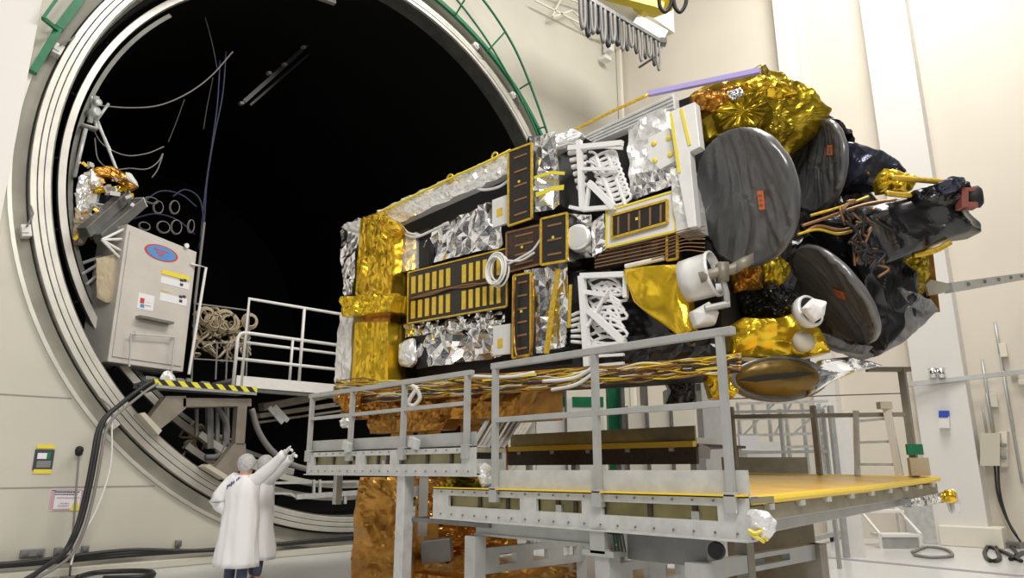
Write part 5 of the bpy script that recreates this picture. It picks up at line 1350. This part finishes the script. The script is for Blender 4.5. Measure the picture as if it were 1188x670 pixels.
# ================================================================== CRANE
cr = thing('bridge_crane', 'white bridge crane with yellow hoist in the top corner of the hall', 'crane', dep(740, 10, 19))
cz = 16.6
b = B(); g0_, g1_ = dep(690, -30, 19), dep(772, 28, 21.0); b.beam(g0_, g1_, .6, .9); build('girder', b, 'cream', cr)
b = B(); b.beam(dep(735, 26, 20), dep(770, 45, 20.0), .35, .35); build('end_carriage', b, 'white', cr)
b = B(); pillow(b, [dep(x, y, 18) for x, y in ((733, -8), (790, -14), (782, 6), (765, 12), (752, 8), (745, 12), (736, 6))], .2, .6, .15, 1.5, m=40, rings=8); build('hoist', b, 'crane_yellow', cr)
b = B(); b.beam(dep(700, -8, 17.6), dep(768, 10, 17.8), .25, .2); build('trolley', b, 'crane_yellow', cr)
b = B()
for cx_ in (772, 789): b.tube(spline([dep(cx_ - 8, -4, 17.5), dep(cx_ - 6, 8, 17.5), dep(cx_, 14, 17.5), dep(cx_ + 6, 6, 17.5), dep(cx_ + 8, -6, 17.5)], 20), .05, 6)
build('hanging_loop', b, 'cable_black', cr, True)
f0, f1 = dep(655, -18, 15.5), dep(768, 49, 17.5)
b = B(); b.beam(f0, f1, .08, .10); b.obox(f1, RT * .1, UP * .06, FWH * .1); fe = build('festoon_track', b, 'steel', cr)
for k in range(17):
    t0_ = .14 + k * .049; p = f0.lerp(f1, t0_); q = f0.lerp(f1, t0_ + .04)
    dn = .75 + .12 * math.sin(k * 1.7) + (.12 if k < 8 else 0)
    b = B(); b.tube(spline([p, p - ZA * dn * .7 + (q - p) * .1, p.lerp(q, .5) - ZA * dn, q - ZA * dn * .7, q], 18), .028 if k > 7 else .045, 6); build('cable_loop', b, 'cable_black' if k % 2 else 'cable_grey', fe, True)
b = B(); b.tube([f1 - ZA * .1, f1 - ZA * .35 - RT * .1, f1 - ZA * .7 - RT * .6], .03); build('arm', b, 'steel', fe, True)
b = B(); b.beam(f1, dep(768, 44, 20.0), .08, .08); build('hanger', b, 'steel', cr)
b = B()
for (a_, c_) in (((620, 0), (740, 62)), ((640, 20), (664, 12)), ((640, 20), (655, -10)), ((690, 38), (664, 12)), ((690, 38), (712, 40)), ((636, -10), (690, 10))): b.beam(onY(*a_, YW - .3), onY(*c_, YW - .3), .05, .05)
tag(build('wall_bracing', b, 'cream'), 'thin pale bracing bars high on the end wall left of the corner', 'bracing')
b = B(); b.obox(onY(706, 55, YW - .25), V((.12, 0, 0)), V((0, .15, 0)), V((0, 0, .2))); b.obox(onY(703, 68, YW - .25), V((.16, 0, 0)), V((0, .12, 0)), V((0, 0, .08)))
tag(build('wall_lamp', b, 'white', bevel=.02), 'small white fixture high on the end wall near the corner', 'fixture')

# ================================================================== END WALL DETAILS AND CABLES
def wallplate(name, x0_, y0_, x1_, y1_, m, o=.01, th=.01, par=None):
    p, q = onY(x0_, y0_, YW - o), onY(x1_, y1_, YW - o); b = B(); b.box((p.x, YW - o - th, q.z), (q.x, YW - o, p.z)); return build(name, b, m, par)
po = thing('notice', 'dark photo notice with yellow strips taped on the end wall at left', 'notice', onY(51, 548, YW - .01))
wallplate('photo', 41, 521, 60, 545, 'ink', .002, .01, po); wallplate('white_patch', 44, 525, 54, 532, 'paper', .013, .004, po); wallplate('green_patch', 55, 524, 58, 532, 'green', .013, .004, po); wallplate('grey_patch', 43, 534, 58, 542, 'boxgrey', .013, .004, po)
wallplate('yellow_strip', 43, 515, 63, 520, 'yellowtape', .002, .012, po); wallplate('yellow_strip', 39, 544, 59, 549, 'yellowtape', .002, .014, po)
sg = thing('wall_sign', 'white warning sign with pink print low on the end wall at left', 'sign', onY(78, 592, YW - .01))
wallplate('sheet', 60, 567, 96, 591, 'paper', .002, .01, sg)
for (x0_, y0_, x1_, y1_, m) in ((61, 567.5, 95.5, 568.3, 'pink_ink'), (61, 590, 95.5, 590.8, 'pink_ink'), (60.3, 568, 61.2, 591, 'pink_ink'), (94.8, 568, 95.8, 591, 'pink_ink')): wallplate('border', x0_, y0_, x1_, y1_, m, .013, .003, sg)
random.seed(4)
for y, xs_, xe_, hh in ((569.5, 64, 92, 1.6), (572.5, 64, 90, 1.2), (576.5, 66, 92, 1.2), (583, 70, 80, 1.2), (586, 67, 80, 1.2)):
    x = xs_
    while x < xe_:
        w = random.uniform(1.2, 3.0); wallplate('print', x, y, min(x + w, xe_), y + hh, 'pink_ink' if y > 574 else 'ink', .013, .003, sg); x += w + .7
b = B(); c = onY(87.5, 585, YW - .014); b.prism([c + V((-.075, 0, -.09)), c + V((.075, 0, -.09)), c + V((0, 0, .10))], (0, -.003, 0)); tg = build('warning_triangle', b, 'yellowtape', sg)
b = B(); b.obox(c + V((0, -.004, -.01)), V((.008, 0, 0)), V((0, .001, 0)), V((0, 0, .035))); build('mark', b, 'ink', tg)
for k, (x, y, w_, l) in enumerate(((37, 641, .16, 'grey double wall socket low on the end wall at left'), (67, 639, .06, 'small grey socket right of the double wall socket'), (98, 637, .05, 'dark little socket low on the wall near the thick cable'), (206, 630, .05, 'little socket low on the wall near the people'))):
    so = thing('wall_socket', l, 'socket', onY(x, y + 4, YW - .01)); p = onY(x, y, YW)
    b = B(); b.box((p.x - w_, YW - .07, p.z - .05), (p.x + w_, YW, p.z + .06)); build('housing', b, 'boxgrey', so, bevel=.01)
    b = B()
    for u in ((-.09, .09) if w_ > .1 else (0,)): b.lathe([(.035, 0), (.04, .012), (.025, .015)], (p.x + u, YW - .07, p.z), (0, -1, 0), 14)
    build('outlet', b, 'steel', so)
# cable run along the foot of the wall
b = B()
for k in range(3): b.tube(spline([V((1.6, YW - .10 - .04 * k, .23 + .03 * k)), V((2.5, YW - .10 - .05 * k, .22 + .02 * k)), V((4, YW - .12, .24 + .04 * k)), V((5.5, YW - .1 - .05 * k, .23)), V((8.5, YW - .1 - .04 * k, .24 + .03 * k)), V((11, YW - .1, .24))], 40), .035, 7)
tag(build('cable_run', b, 'cable_black', smooth=True), 'black cables running along the foot of the end wall', 'cables')
# thick black cable from the step to the floor
tc = thing('thick_cable', 'thick black cable bundle hanging from the hazard striped step down to the floor', 'cable', onZ(40, 690, 0))
path = [(178, 441), (165, 449), (142, 467), (124, 483), (116, 500), (112, 522), (106, 555), (98, 590), (90, 615), (76, 640)]
b = B(); pts = [onY(x, y, YS - .1 - .05 * k) for k, (x, y) in enumerate(path)]
e = pts[-1]; pts += [V((e.x - .35, e.y - .5, .3)), V((e.x - .9, e.y - 1.0, .07)), V((e.x - 1.8, e.y - 1.4, .06))]
b.tube(spline(pts, 70), .036, 8); b.tube(spline([p + V((-.045, -.01, -.03)) for p in pts[:-2]] + [V((e.x - .95, e.y - .95, .04))], 70), .03, 8); build('cable', b, 'cable_black', tc, True)
b = B(); b.tube(spline([p + V((.07, -.02, -.05)) for p in pts[:-2]] + [V((e.x - .9, e.y - .9, .03))], 70), .024, 8); build('thin_cable', b, 'cable_grey', tc, True)
b = B(); b.tube(spline([onY(130, 488, YS - .2), onY(128, 540, YS - .2), onY(112, 590, YS - .3), onY(90, 630, YS - .4), onY(82, 655, YS - .5)], 40), .014, 6); build('wire', b, 'cable_white', tc, True)
b = B()
pillow(b, [onY(x, y, YS + .0) for x, y in ((158, 446), (168, 440), (180, 440), (182, 450), (168, 456))], .06, .1, .05, 8, m=24, rings=6); build('knot', b, 'cable_black', tc)
# slim stand
sd_ = thing('slim_stand', 'slim pole with black knob standing against the end wall at left', 'stand', onZ(80, 668, 0) * 1.0)
pb = onY(82, 660, YW - .35); pt = onY(92, 522, YW - .15)
b = B(); b.tube([V((pb.x, pb.y, 0.02)), pt], .016, 8); build('pole', b, 'cable_grey', sd_, True)
b = B(); b.lathe([(.01, -.10), (.05, -.07), (.065, .0), (.05, .05), (.01, .07)], pt, ZA, 16); build('knob', b, 'black_matt', sd_, True)
b = B(); b.lathe([(.14, 0), (.14, .02), (.02, .03)], (pb.x, pb.y, 0), ZA, 20); build('foot', b, 'steel', sd_)
# black hose loop on the floor
floorcable('floor_hose', 'black hose loop lying on the floor near the left people', [[(90, 669), (110, 664), (140, 662), (170, 662), (178, 666), (160, 669), (120, 670)]], .04, 'cable_black')
# ================================================================== PEOPLE
from mathutils.bvhtree import BVHTree
def skinmesh(name, verts, edges, radii, m, parent, sub=2):
    org = WL[parent.name] if parent else verts[0]
    me = bpy.data.meshes.new(name)
    me.from_pydata([V(p) - org for p in verts], edges, [])
    o = bpy.data.objects.new(name, me); COL.objects.link(o)
    md = o.modifiers.new('skin', 'SKIN'); md.use_smooth_shade = True
    for i, r in enumerate(radii):
        sv = me.skin_vertices[0].data[i]
        sv.radius = (r, r) if not isinstance(r, tuple) else r
        sv.use_root = (i == 0)
    s = o.modifiers.new('sub', 'SUBSURF'); s.levels = sub; s.render_levels = sub
    dg = bpy.context.evaluated_depsgraph_get()
    me2 = bpy.data.meshes.new_from_object(o.evaluated_get(dg))
    o.modifiers.clear(); o.data = me2; bpy.data.meshes.remove(me)
    me2.name = name
    me2.materials.clear(); me2.materials.append(M[m])
    me2.polygons.foreach_set('use_smooth', [True] * len(me2.polygons))
    if parent: o.parent = parent
    o.location = (0, 0, 0) if parent else org
    WL[o.name] = V(org)
    return o
def hand_nodes(w, d, pal, idx0, curl):
    """wrist w, direction d, palm normal pal; returns verts, edges, radii (first vert attaches to idx0)"""
    d = d.normalized(); s = d.cross(pal).normalized()
    vs = [w + d * .045, w + d * .085]; es = [(idx0, 0), (0, 1)]; rs = [(.034, .018), (.038, .016)]
    Lf = (.070, .082, .078, .060)
    for k in range(4):
        off = (k - 1.5) * .021
        c = curl[k]
        a_ = w + d * .095 + s * off
        p1 = a_ + (d * math.cos(c * .5) + pal * math.sin(c * .5)) * Lf[k] * .5
        p2 = p1 + (d * math.cos(c) + pal * math.sin(c)) * Lf[k] * .5
        n0 = len(vs); vs += [a_, p1, p2]; es += [(1, n0), (n0, n0 + 1), (n0 + 1, n0 + 2)]; rs += [.0105, .0095, .008]
    n0 = len(vs); t0 = w + d * .035 + s * -.03; t1 = t0 + (d * .6 - s * .8).normalized() * .035; t2 = t1 + (d * .9 - s * .25 + pal * .3).normalized() * .03
    vs += [t0, t1, t2]; es += [(0, n0), (n0, n0 + 1), (n0 + 1, n0 + 2)]; rs += [.013, .0115, .009]
    return vs, es, rs
def person(loc, f, label, H, hand_px, hand_d, right_arm, bent, hair, logo):
    f = f.normalized(); r = f.cross(ZA).normalized(); k = H / 1.76
    base = V(loc)
    def W(x, y, z): return base + r * (x * k) + f * (y * k) + ZA * (z * k)     # x to the person's right, y forward
    sgn = 1 if right_arm else -1
    hand = dep(hand_px[0], hand_px[1], hand_d)
    sh = W(.18 * sgn, .02, 1.43)
    reach = hand - sh; L = .58 * k
    if reach.length > L + .17: hand = sh + reach.normalized() * (L + .17)
    dr = (hand - sh).normalized()
    wr = sh + dr * L; el = sh + dr * (.30 * k) - ZA * .02
    o_sh = W(-.18 * sgn, .0, 1.43)
    if bent: o_el = W(-.33 * sgn, -.14, 1.16); o_wr = W(-.24 * sgn, .06, .98)
    else: o_el = W(-.25 * sgn, -.04, 1.14); o_wr = W(-.24 * sgn, .06, .90)
    vs = [W(0, 0, .95), W(0, 0, 1.10), W(0, 0, 1.28), W(0, -.01, 1.42), W(0, 0, 1.50), W(0, .02, 1.58), W(0, .03, 1.66), W(0, .025, 1.71),
          W(0, .125, 1.625), W(.075, .02, 1.64), W(-.075, .02, 1.64), W(0, .09, 1.55)]
    es = [(0, 1), (1, 2), (2, 3), (3, 4), (4, 5), (5, 6), (6, 7), (6, 8), (6, 9), (6, 10), (5, 11)]
    rs = [(.15, .11), (.14, .10), (.16, .11), (.11, .08), .055, .075, .09, .07, .016, .016, .016, .03]
    def add(p, j, rr):
        vs.append(p); es.append((j, len(vs) - 1)); rs.append(rr); return len(vs) - 1
    for s in (1, -1):
        hp = add(W(.09 * s, 0, .90), 0, .085); kn = add(W(.10 * s, .02, .49), hp, .058); an = add(W(.10 * s, -.01, .09), kn, .042); to = add(W(.115 * s, .13, .04), an, .035)
    a1 = add(sh, 3, .065); a2 = add(el, a1, .048); a3 = add(wr, a2, .03)
    def hand_to(w, d, pal, j, curl):
        hv, he, hr = hand_nodes(w, d, pal, 0, curl)
        n0 = len(vs); vs.extend(hv); rs.extend(hr)
        for i, (x, y) in enumerate(he):
            es.append((j if i == 0 else x + n0, y + n0))
        return hv, he, hr
    pal1 = -ZA - dr * (-ZA).dot(dr); pal1.normalize()
    h1 = hand_to(wr, dr, pal1, a3, (.15, 1.5, 1.8, 1.9))
    b1 = add(o_sh, 3, .065); b2 = add(o_el, b1, .048); b3 = add(o_wr, b2, .03)
    dd = (o_wr - o_el).normalized(); pal2 = -r * (-sgn); pal2 = (pal2 - dd * pal2.dot(dd)).normalized()
    h2 = hand_to(o_wr, dd, pal2, b3, (.6, .7, .8, .9))
    body = skinmesh('person', vs, es, rs, 'skin', None)
    tag(body, label, 'person')
    # gloves
    for w, d, pal, cu in ((wr, dr, pal1, (.15, 1.5, 1.8, 1.9)), (o_wr, dd, pal2, (.6, .7, .8, .9))):
        hv, he, hr = hand_nodes(w, d, pal, 0, cu)
        g_v = [w - d * .05, w] + hv; g_e = [(0, 1)] + [(1 if i == 0 else x + 2, y + 2) for i, (x, y) in enumerate(he)]
        g_r = [.042, .038] + [tuple(q + .004 for q in x) if isinstance(x, tuple) else x + .003 for x in hr]
        skinmesh('glove', g_v, g_e, g_r, 'glove', body)
    # coat
    rings = [(1.50, .075, .075, -.01), (1.485, .12, .085, -.01), (1.455, .195, .115, -.005), (1.41, .235, .145, 0), (1.34, .245, .165, .0), (1.22, .24, .17, .0), (1.08, .24, .17, .0), (.94, .25, .18, .0), (.78, .25, .19, 0), (.60, .26, .205, 0), (.50, .27, .215, 0), (.40, .28, .225, 0), (.335, .285, .23, 0)]
    N = 48; b = B(); sd = nseed(); cv = []
    def cpt(z, hw, hd, oy, g, io=0.0):
        fold = (.5 - abs(noise.noise(V((math.cos(g) * 2.2, math.sin(g) * 2.2, z * 1.1)) + sd))) * .06 * max(0.15, min(1, (1.35 - z) / .8)) + .03 * noise.noise(V((math.cos(g) * 3, math.sin(g) * 3 + z * 2.5, z * 3)) + sd)
        e = abs(math.cos(g)) ** 1; 
        return W((hw + fold + io) * math.cos(g), (hd + fold + io) * math.sin(g) + oy, z)
    for (z, hw, hd, oy) in rings:
        for j in range(N): cv.append(cpt(z, hw, hd, oy, 2 * PI * j / N))
    for (z, hw, hd, oy) in reversed(rings[-3:]):
        for j in range(N): cv.append(cpt(z, hw - .015, hd - .015, oy, 2 * PI * j / N))
    fs = []
    nr = len(rings) + 3
    for i in range(nr - 1):
        for j in range(N):
            j2 = (j + 1) % N; fs.append((i * N + j, i * N + j2, (i + 1) * N + j2, (i + 1) * N + j))
    fs.append(tuple(range(N)))
    fs.append(tuple((nr - 1) * N + j for j in range(N - 1, -1, -1)))
    b.add(cv, fs)
    def sleeve(a_, e_, w_, ra, re, rw):
        ctr = W(0, 0, 1.40)
        st = a_.lerp(ctr, .35)
        pts = []
        for t in range(13):
            u = t / 12
            if u < .15: p = st.lerp(a_, u / .15)
            elif u < .58: p = a_.lerp(e_, (u - .15) / .43)
            else: p = e_.lerp(w_, (u - .58) / .42)
            pts.append((p, ra if u < .15 else (ra + (re - ra) * (u - .15) / .43 if u < .58 else re + (rw - re) * (u - .58) / .42)))
        vs_ = []; n = 16
        for i, (p, rr) in enumerate(pts):
            t = (pts[min(i + 1, 12)][0] - pts[max(i - 1, 0)][0]).normalized()
            u_ = t.cross(ZA); u_ = u_.normalized() if u_.length > .1 else t.cross(f).normalized(); v_ = t.cross(u_)
            for j in range(n):
                g = 2 * PI * j / n
                wob = rr * (1 + .22 * noise.noise(V((i * .9, g * 1.5, 2)) + sd))
                vs_.append(p + u_ * (math.cos(g) * wob) + v_ * (math.sin(g) * wob))
        ff = [(i * n + j, i * n + (j + 1) % n, (i + 1) * n + (j + 1) % n, (i + 1) * n + j) for i in range(12) for j in range(n)]
        ff += [tuple(range(n - 1, -1, -1)), tuple(12 * n + j for j in range(n))]
        b.add(vs_, ff)
    sleeve(sh, el, wr, .10, .078, .058); sleeve(o_sh, o_el, o_wr, .11, .085, .062)
    cbv, cbf = b.v, b.f
    coat = build('coat', b, 'coat', body, True)
    b = B(); b.lathe([(.062, 1.475), (.072, 1.50), (.068, 1.535), (.060, 1.53), (.058, 1.48)], base + f * (.0 * k), ZA, 24); build('collar', b, 'coat', coat, True)
    # trousers and shoes
    tv = []; te = []; tr = []
    for s in (1, -1):
        n0 = len(tv); tv += [W(.09 * s, 0, .88), W(.10 * s, .02, .49), W(.10 * s, -.005, .09)]; te += [(n0, n0 + 1), (n0 + 1, n0 + 2)]; tr += [.10, .080, .072]
    tv.append(W(0, 0, .92)); te += [(6, 0), (6, 3)]; tr.append(.12)
    skinmesh('trousers', [tv[6]] + tv[:6], [(0, 1), (1, 2), (2, 3), (0, 4), (4, 5), (5, 6)], [tr[6]] + tr[:6], 'trouser', body, 1)
    for s in (1, -1):
        b = B(); pillow(b, [W(.10 * s - .05, -.09, .0), W(.10 * s + .05, -.09, .0), W(.115 * s + .055, .1, .0), W(.12 * s + .03, .19, .0), W(.12 * s - .03, .19, .0), W(.105 * s - .055, .1, .0)], .09, .001, .004, 6, m=28, rings=6, back=-ZA); build('shoe', b, 'boxgrey', body, True)
    # hair net / hair: an ellipsoid cap at the back and top of the head
    b = B(); vs_ = []; n = 28; K = 12
    c = W(0, .025, 1.655)
    for i in range(K + 1):
        th = PI * .98 * i / K * .62
        for j in range(n):
            g = 2 * PI * j / n
            ax_ = (ZA * .75 - f * .66).normalized(); u_ = r; v_ = ax_.cross(u_)
            p = ax_ * math.cos(th) + (u_ * math.cos(g) + v_ * math.sin(g)) * math.sin(th)
            rr = .121 + .006 * noise.noise(p * 9 + sd)
            vs_.append(c + V((p.x, p.y, p.z * 1.10)) * (max(rr, .118) * k) + f * 0)
    ff = [(i * n + j, i * n + (j + 1) % n, (i + 1) * n + (j + 1) % n, (i + 1) * n + j) for i in range(K) for j in range(n)] + [tuple(range(n - 1, -1, -1)), tuple(K * n + j for j in range(n))]
    b.add(vs_, ff); build('hair_net' if hair == 'net' else 'hair', b, hair, body, True)
    if logo:
        b = B()
        bv = BVHTree.FromPolygons([tuple(p) for p in cbv], cbf)
        for i in range(10):
            if i == 6: continue
            q = []
            for du in (0, .75):
                x, y = 263 + 1.6 * (i + du), 565 - 1.15 * (i + du)
                h_ = bv.ray_cast(CAM, ray(x, y).normalized()); q.append(h_[0])
            if q[0] is None or q[1] is None: continue
            hh = .030 if i in (0, 3, 8) else .020; nn = -ray(x, y).normalized()
            b.obox(q[0].lerp(q[1], .5) + nn * .004, (q[1] - q[0]) * .5, V((0, 0, hh)), nn * .004)
        build('back_print', b, 'navy', coat)
    return body
d1, d2 = 9.7, 10.5
c1 = dep(279, 600, d1); c2 = dep(301, 600, d2)
person((c1.x, c1.y, 0), RT * .34 + FWH * .94, 'person in white coat and hair net seen from behind, pointing with the upper raised arm', 1.80, (340, 516), d1 - .05, True, True, 'net', True)
person((c2.x, c2.y, 0), RT * .8 + FWH * .6, 'person in a white coat standing behind the other, pointing with the lower raised arm', 1.80, (340, 528), d2 - .25, True, False, 'net', False)

# ================================================================== LIGHT
def area(name, loc, target, size, power, col=(1, .96, .9), sy=None):
    l = bpy.data.lights.new(name, 'AREA'); l.energy = power; l.color = col; l.size = size
    if sy: l.shape = 'RECTANGLE'; l.size_y = sy
    o = bpy.data.objects.new(name, l); COL.objects.link(o); o.location = loc
    o.rotation_euler = (V(target) - V(loc)).to_track_quat('-Z', 'Y').to_euler()
    return o
area('hall_lamp_right', (13, 3, 18), (14, 7, 3), 5, 1700)
area('hall_lamp_centre', (6, 2, 18), (7, 5, 0), 4, 900)
area('front_fill_lamp', (0.0, -1.5, 9), (5, 9, 2), 3, 750)  # unseen fill lamp, power raised to lighten the coats and floor
w = bpy.data.worlds.new('hall'); SC.world = w; w.use_nodes = True
nt = w.node_tree; bg_ = nt.nodes['Background']
tc = nt.nodes.new('ShaderNodeTexCoord'); sp3 = nt.nodes.new('ShaderNodeSeparateXYZ'); rp = nt.nodes.new('ShaderNodeValToRGB')
nt.links.new(tc.outputs['Generated'], sp3.inputs[0])
mr = nt.nodes.new('ShaderNodeMapRange'); mr.inputs[1].default_value = -1; mr.inputs[2].default_value = 1
nt.links.new(sp3.outputs['Z'], mr.inputs[0]); nt.links.new(mr.outputs[0], rp.inputs[0])
e = rp.color_ramp.elements
e[0].position = .42; e[0].color = (.16, .155, .15, 1); e[1].position = .75; e[1].color = (1.0, .95, .86, 1)
nz = nt.nodes.new('ShaderNodeTexNoise'); nz.inputs['Scale'].default_value = 3.5; nz.inputs['Detail'].default_value = 2; nt.links.new(tc.outputs['Generated'], nz.inputs['Vector'])  # uneven bright and dark patches added to give the foil reflections contrast
r2 = nt.nodes.new('ShaderNodeValToRGB'); r2.color_ramp.elements[0].position = .42; r2.color_ramp.elements[0].color = (.18, .18, .18, 1); r2.color_ramp.elements[1].position = .60; r2.color_ramp.elements[1].color = (1.9, 1.9, 1.9, 1)
nt.links.new(nz.outputs['Fac'], r2.inputs[0])
mx = nt.nodes.new('ShaderNodeMixRGB'); mx.blend_type = 'MULTIPLY'; mx.inputs[0].default_value = 1
nt.links.new(rp.outputs[0], mx.inputs[1]); nt.links.new(r2.outputs[0], mx.inputs[2])
nt.links.new(mx.outputs[0], bg_.inputs['Color'])
bg_.inputs['Strength'].default_value = 0.62
SC.view_settings.view_transform = 'Standard'
SC.view_settings.look = 'None'
SC.view_settings.exposure = -0.08
SC.view_settings.gamma = 1.0
SC.view_settings.use_curve_mapping = False
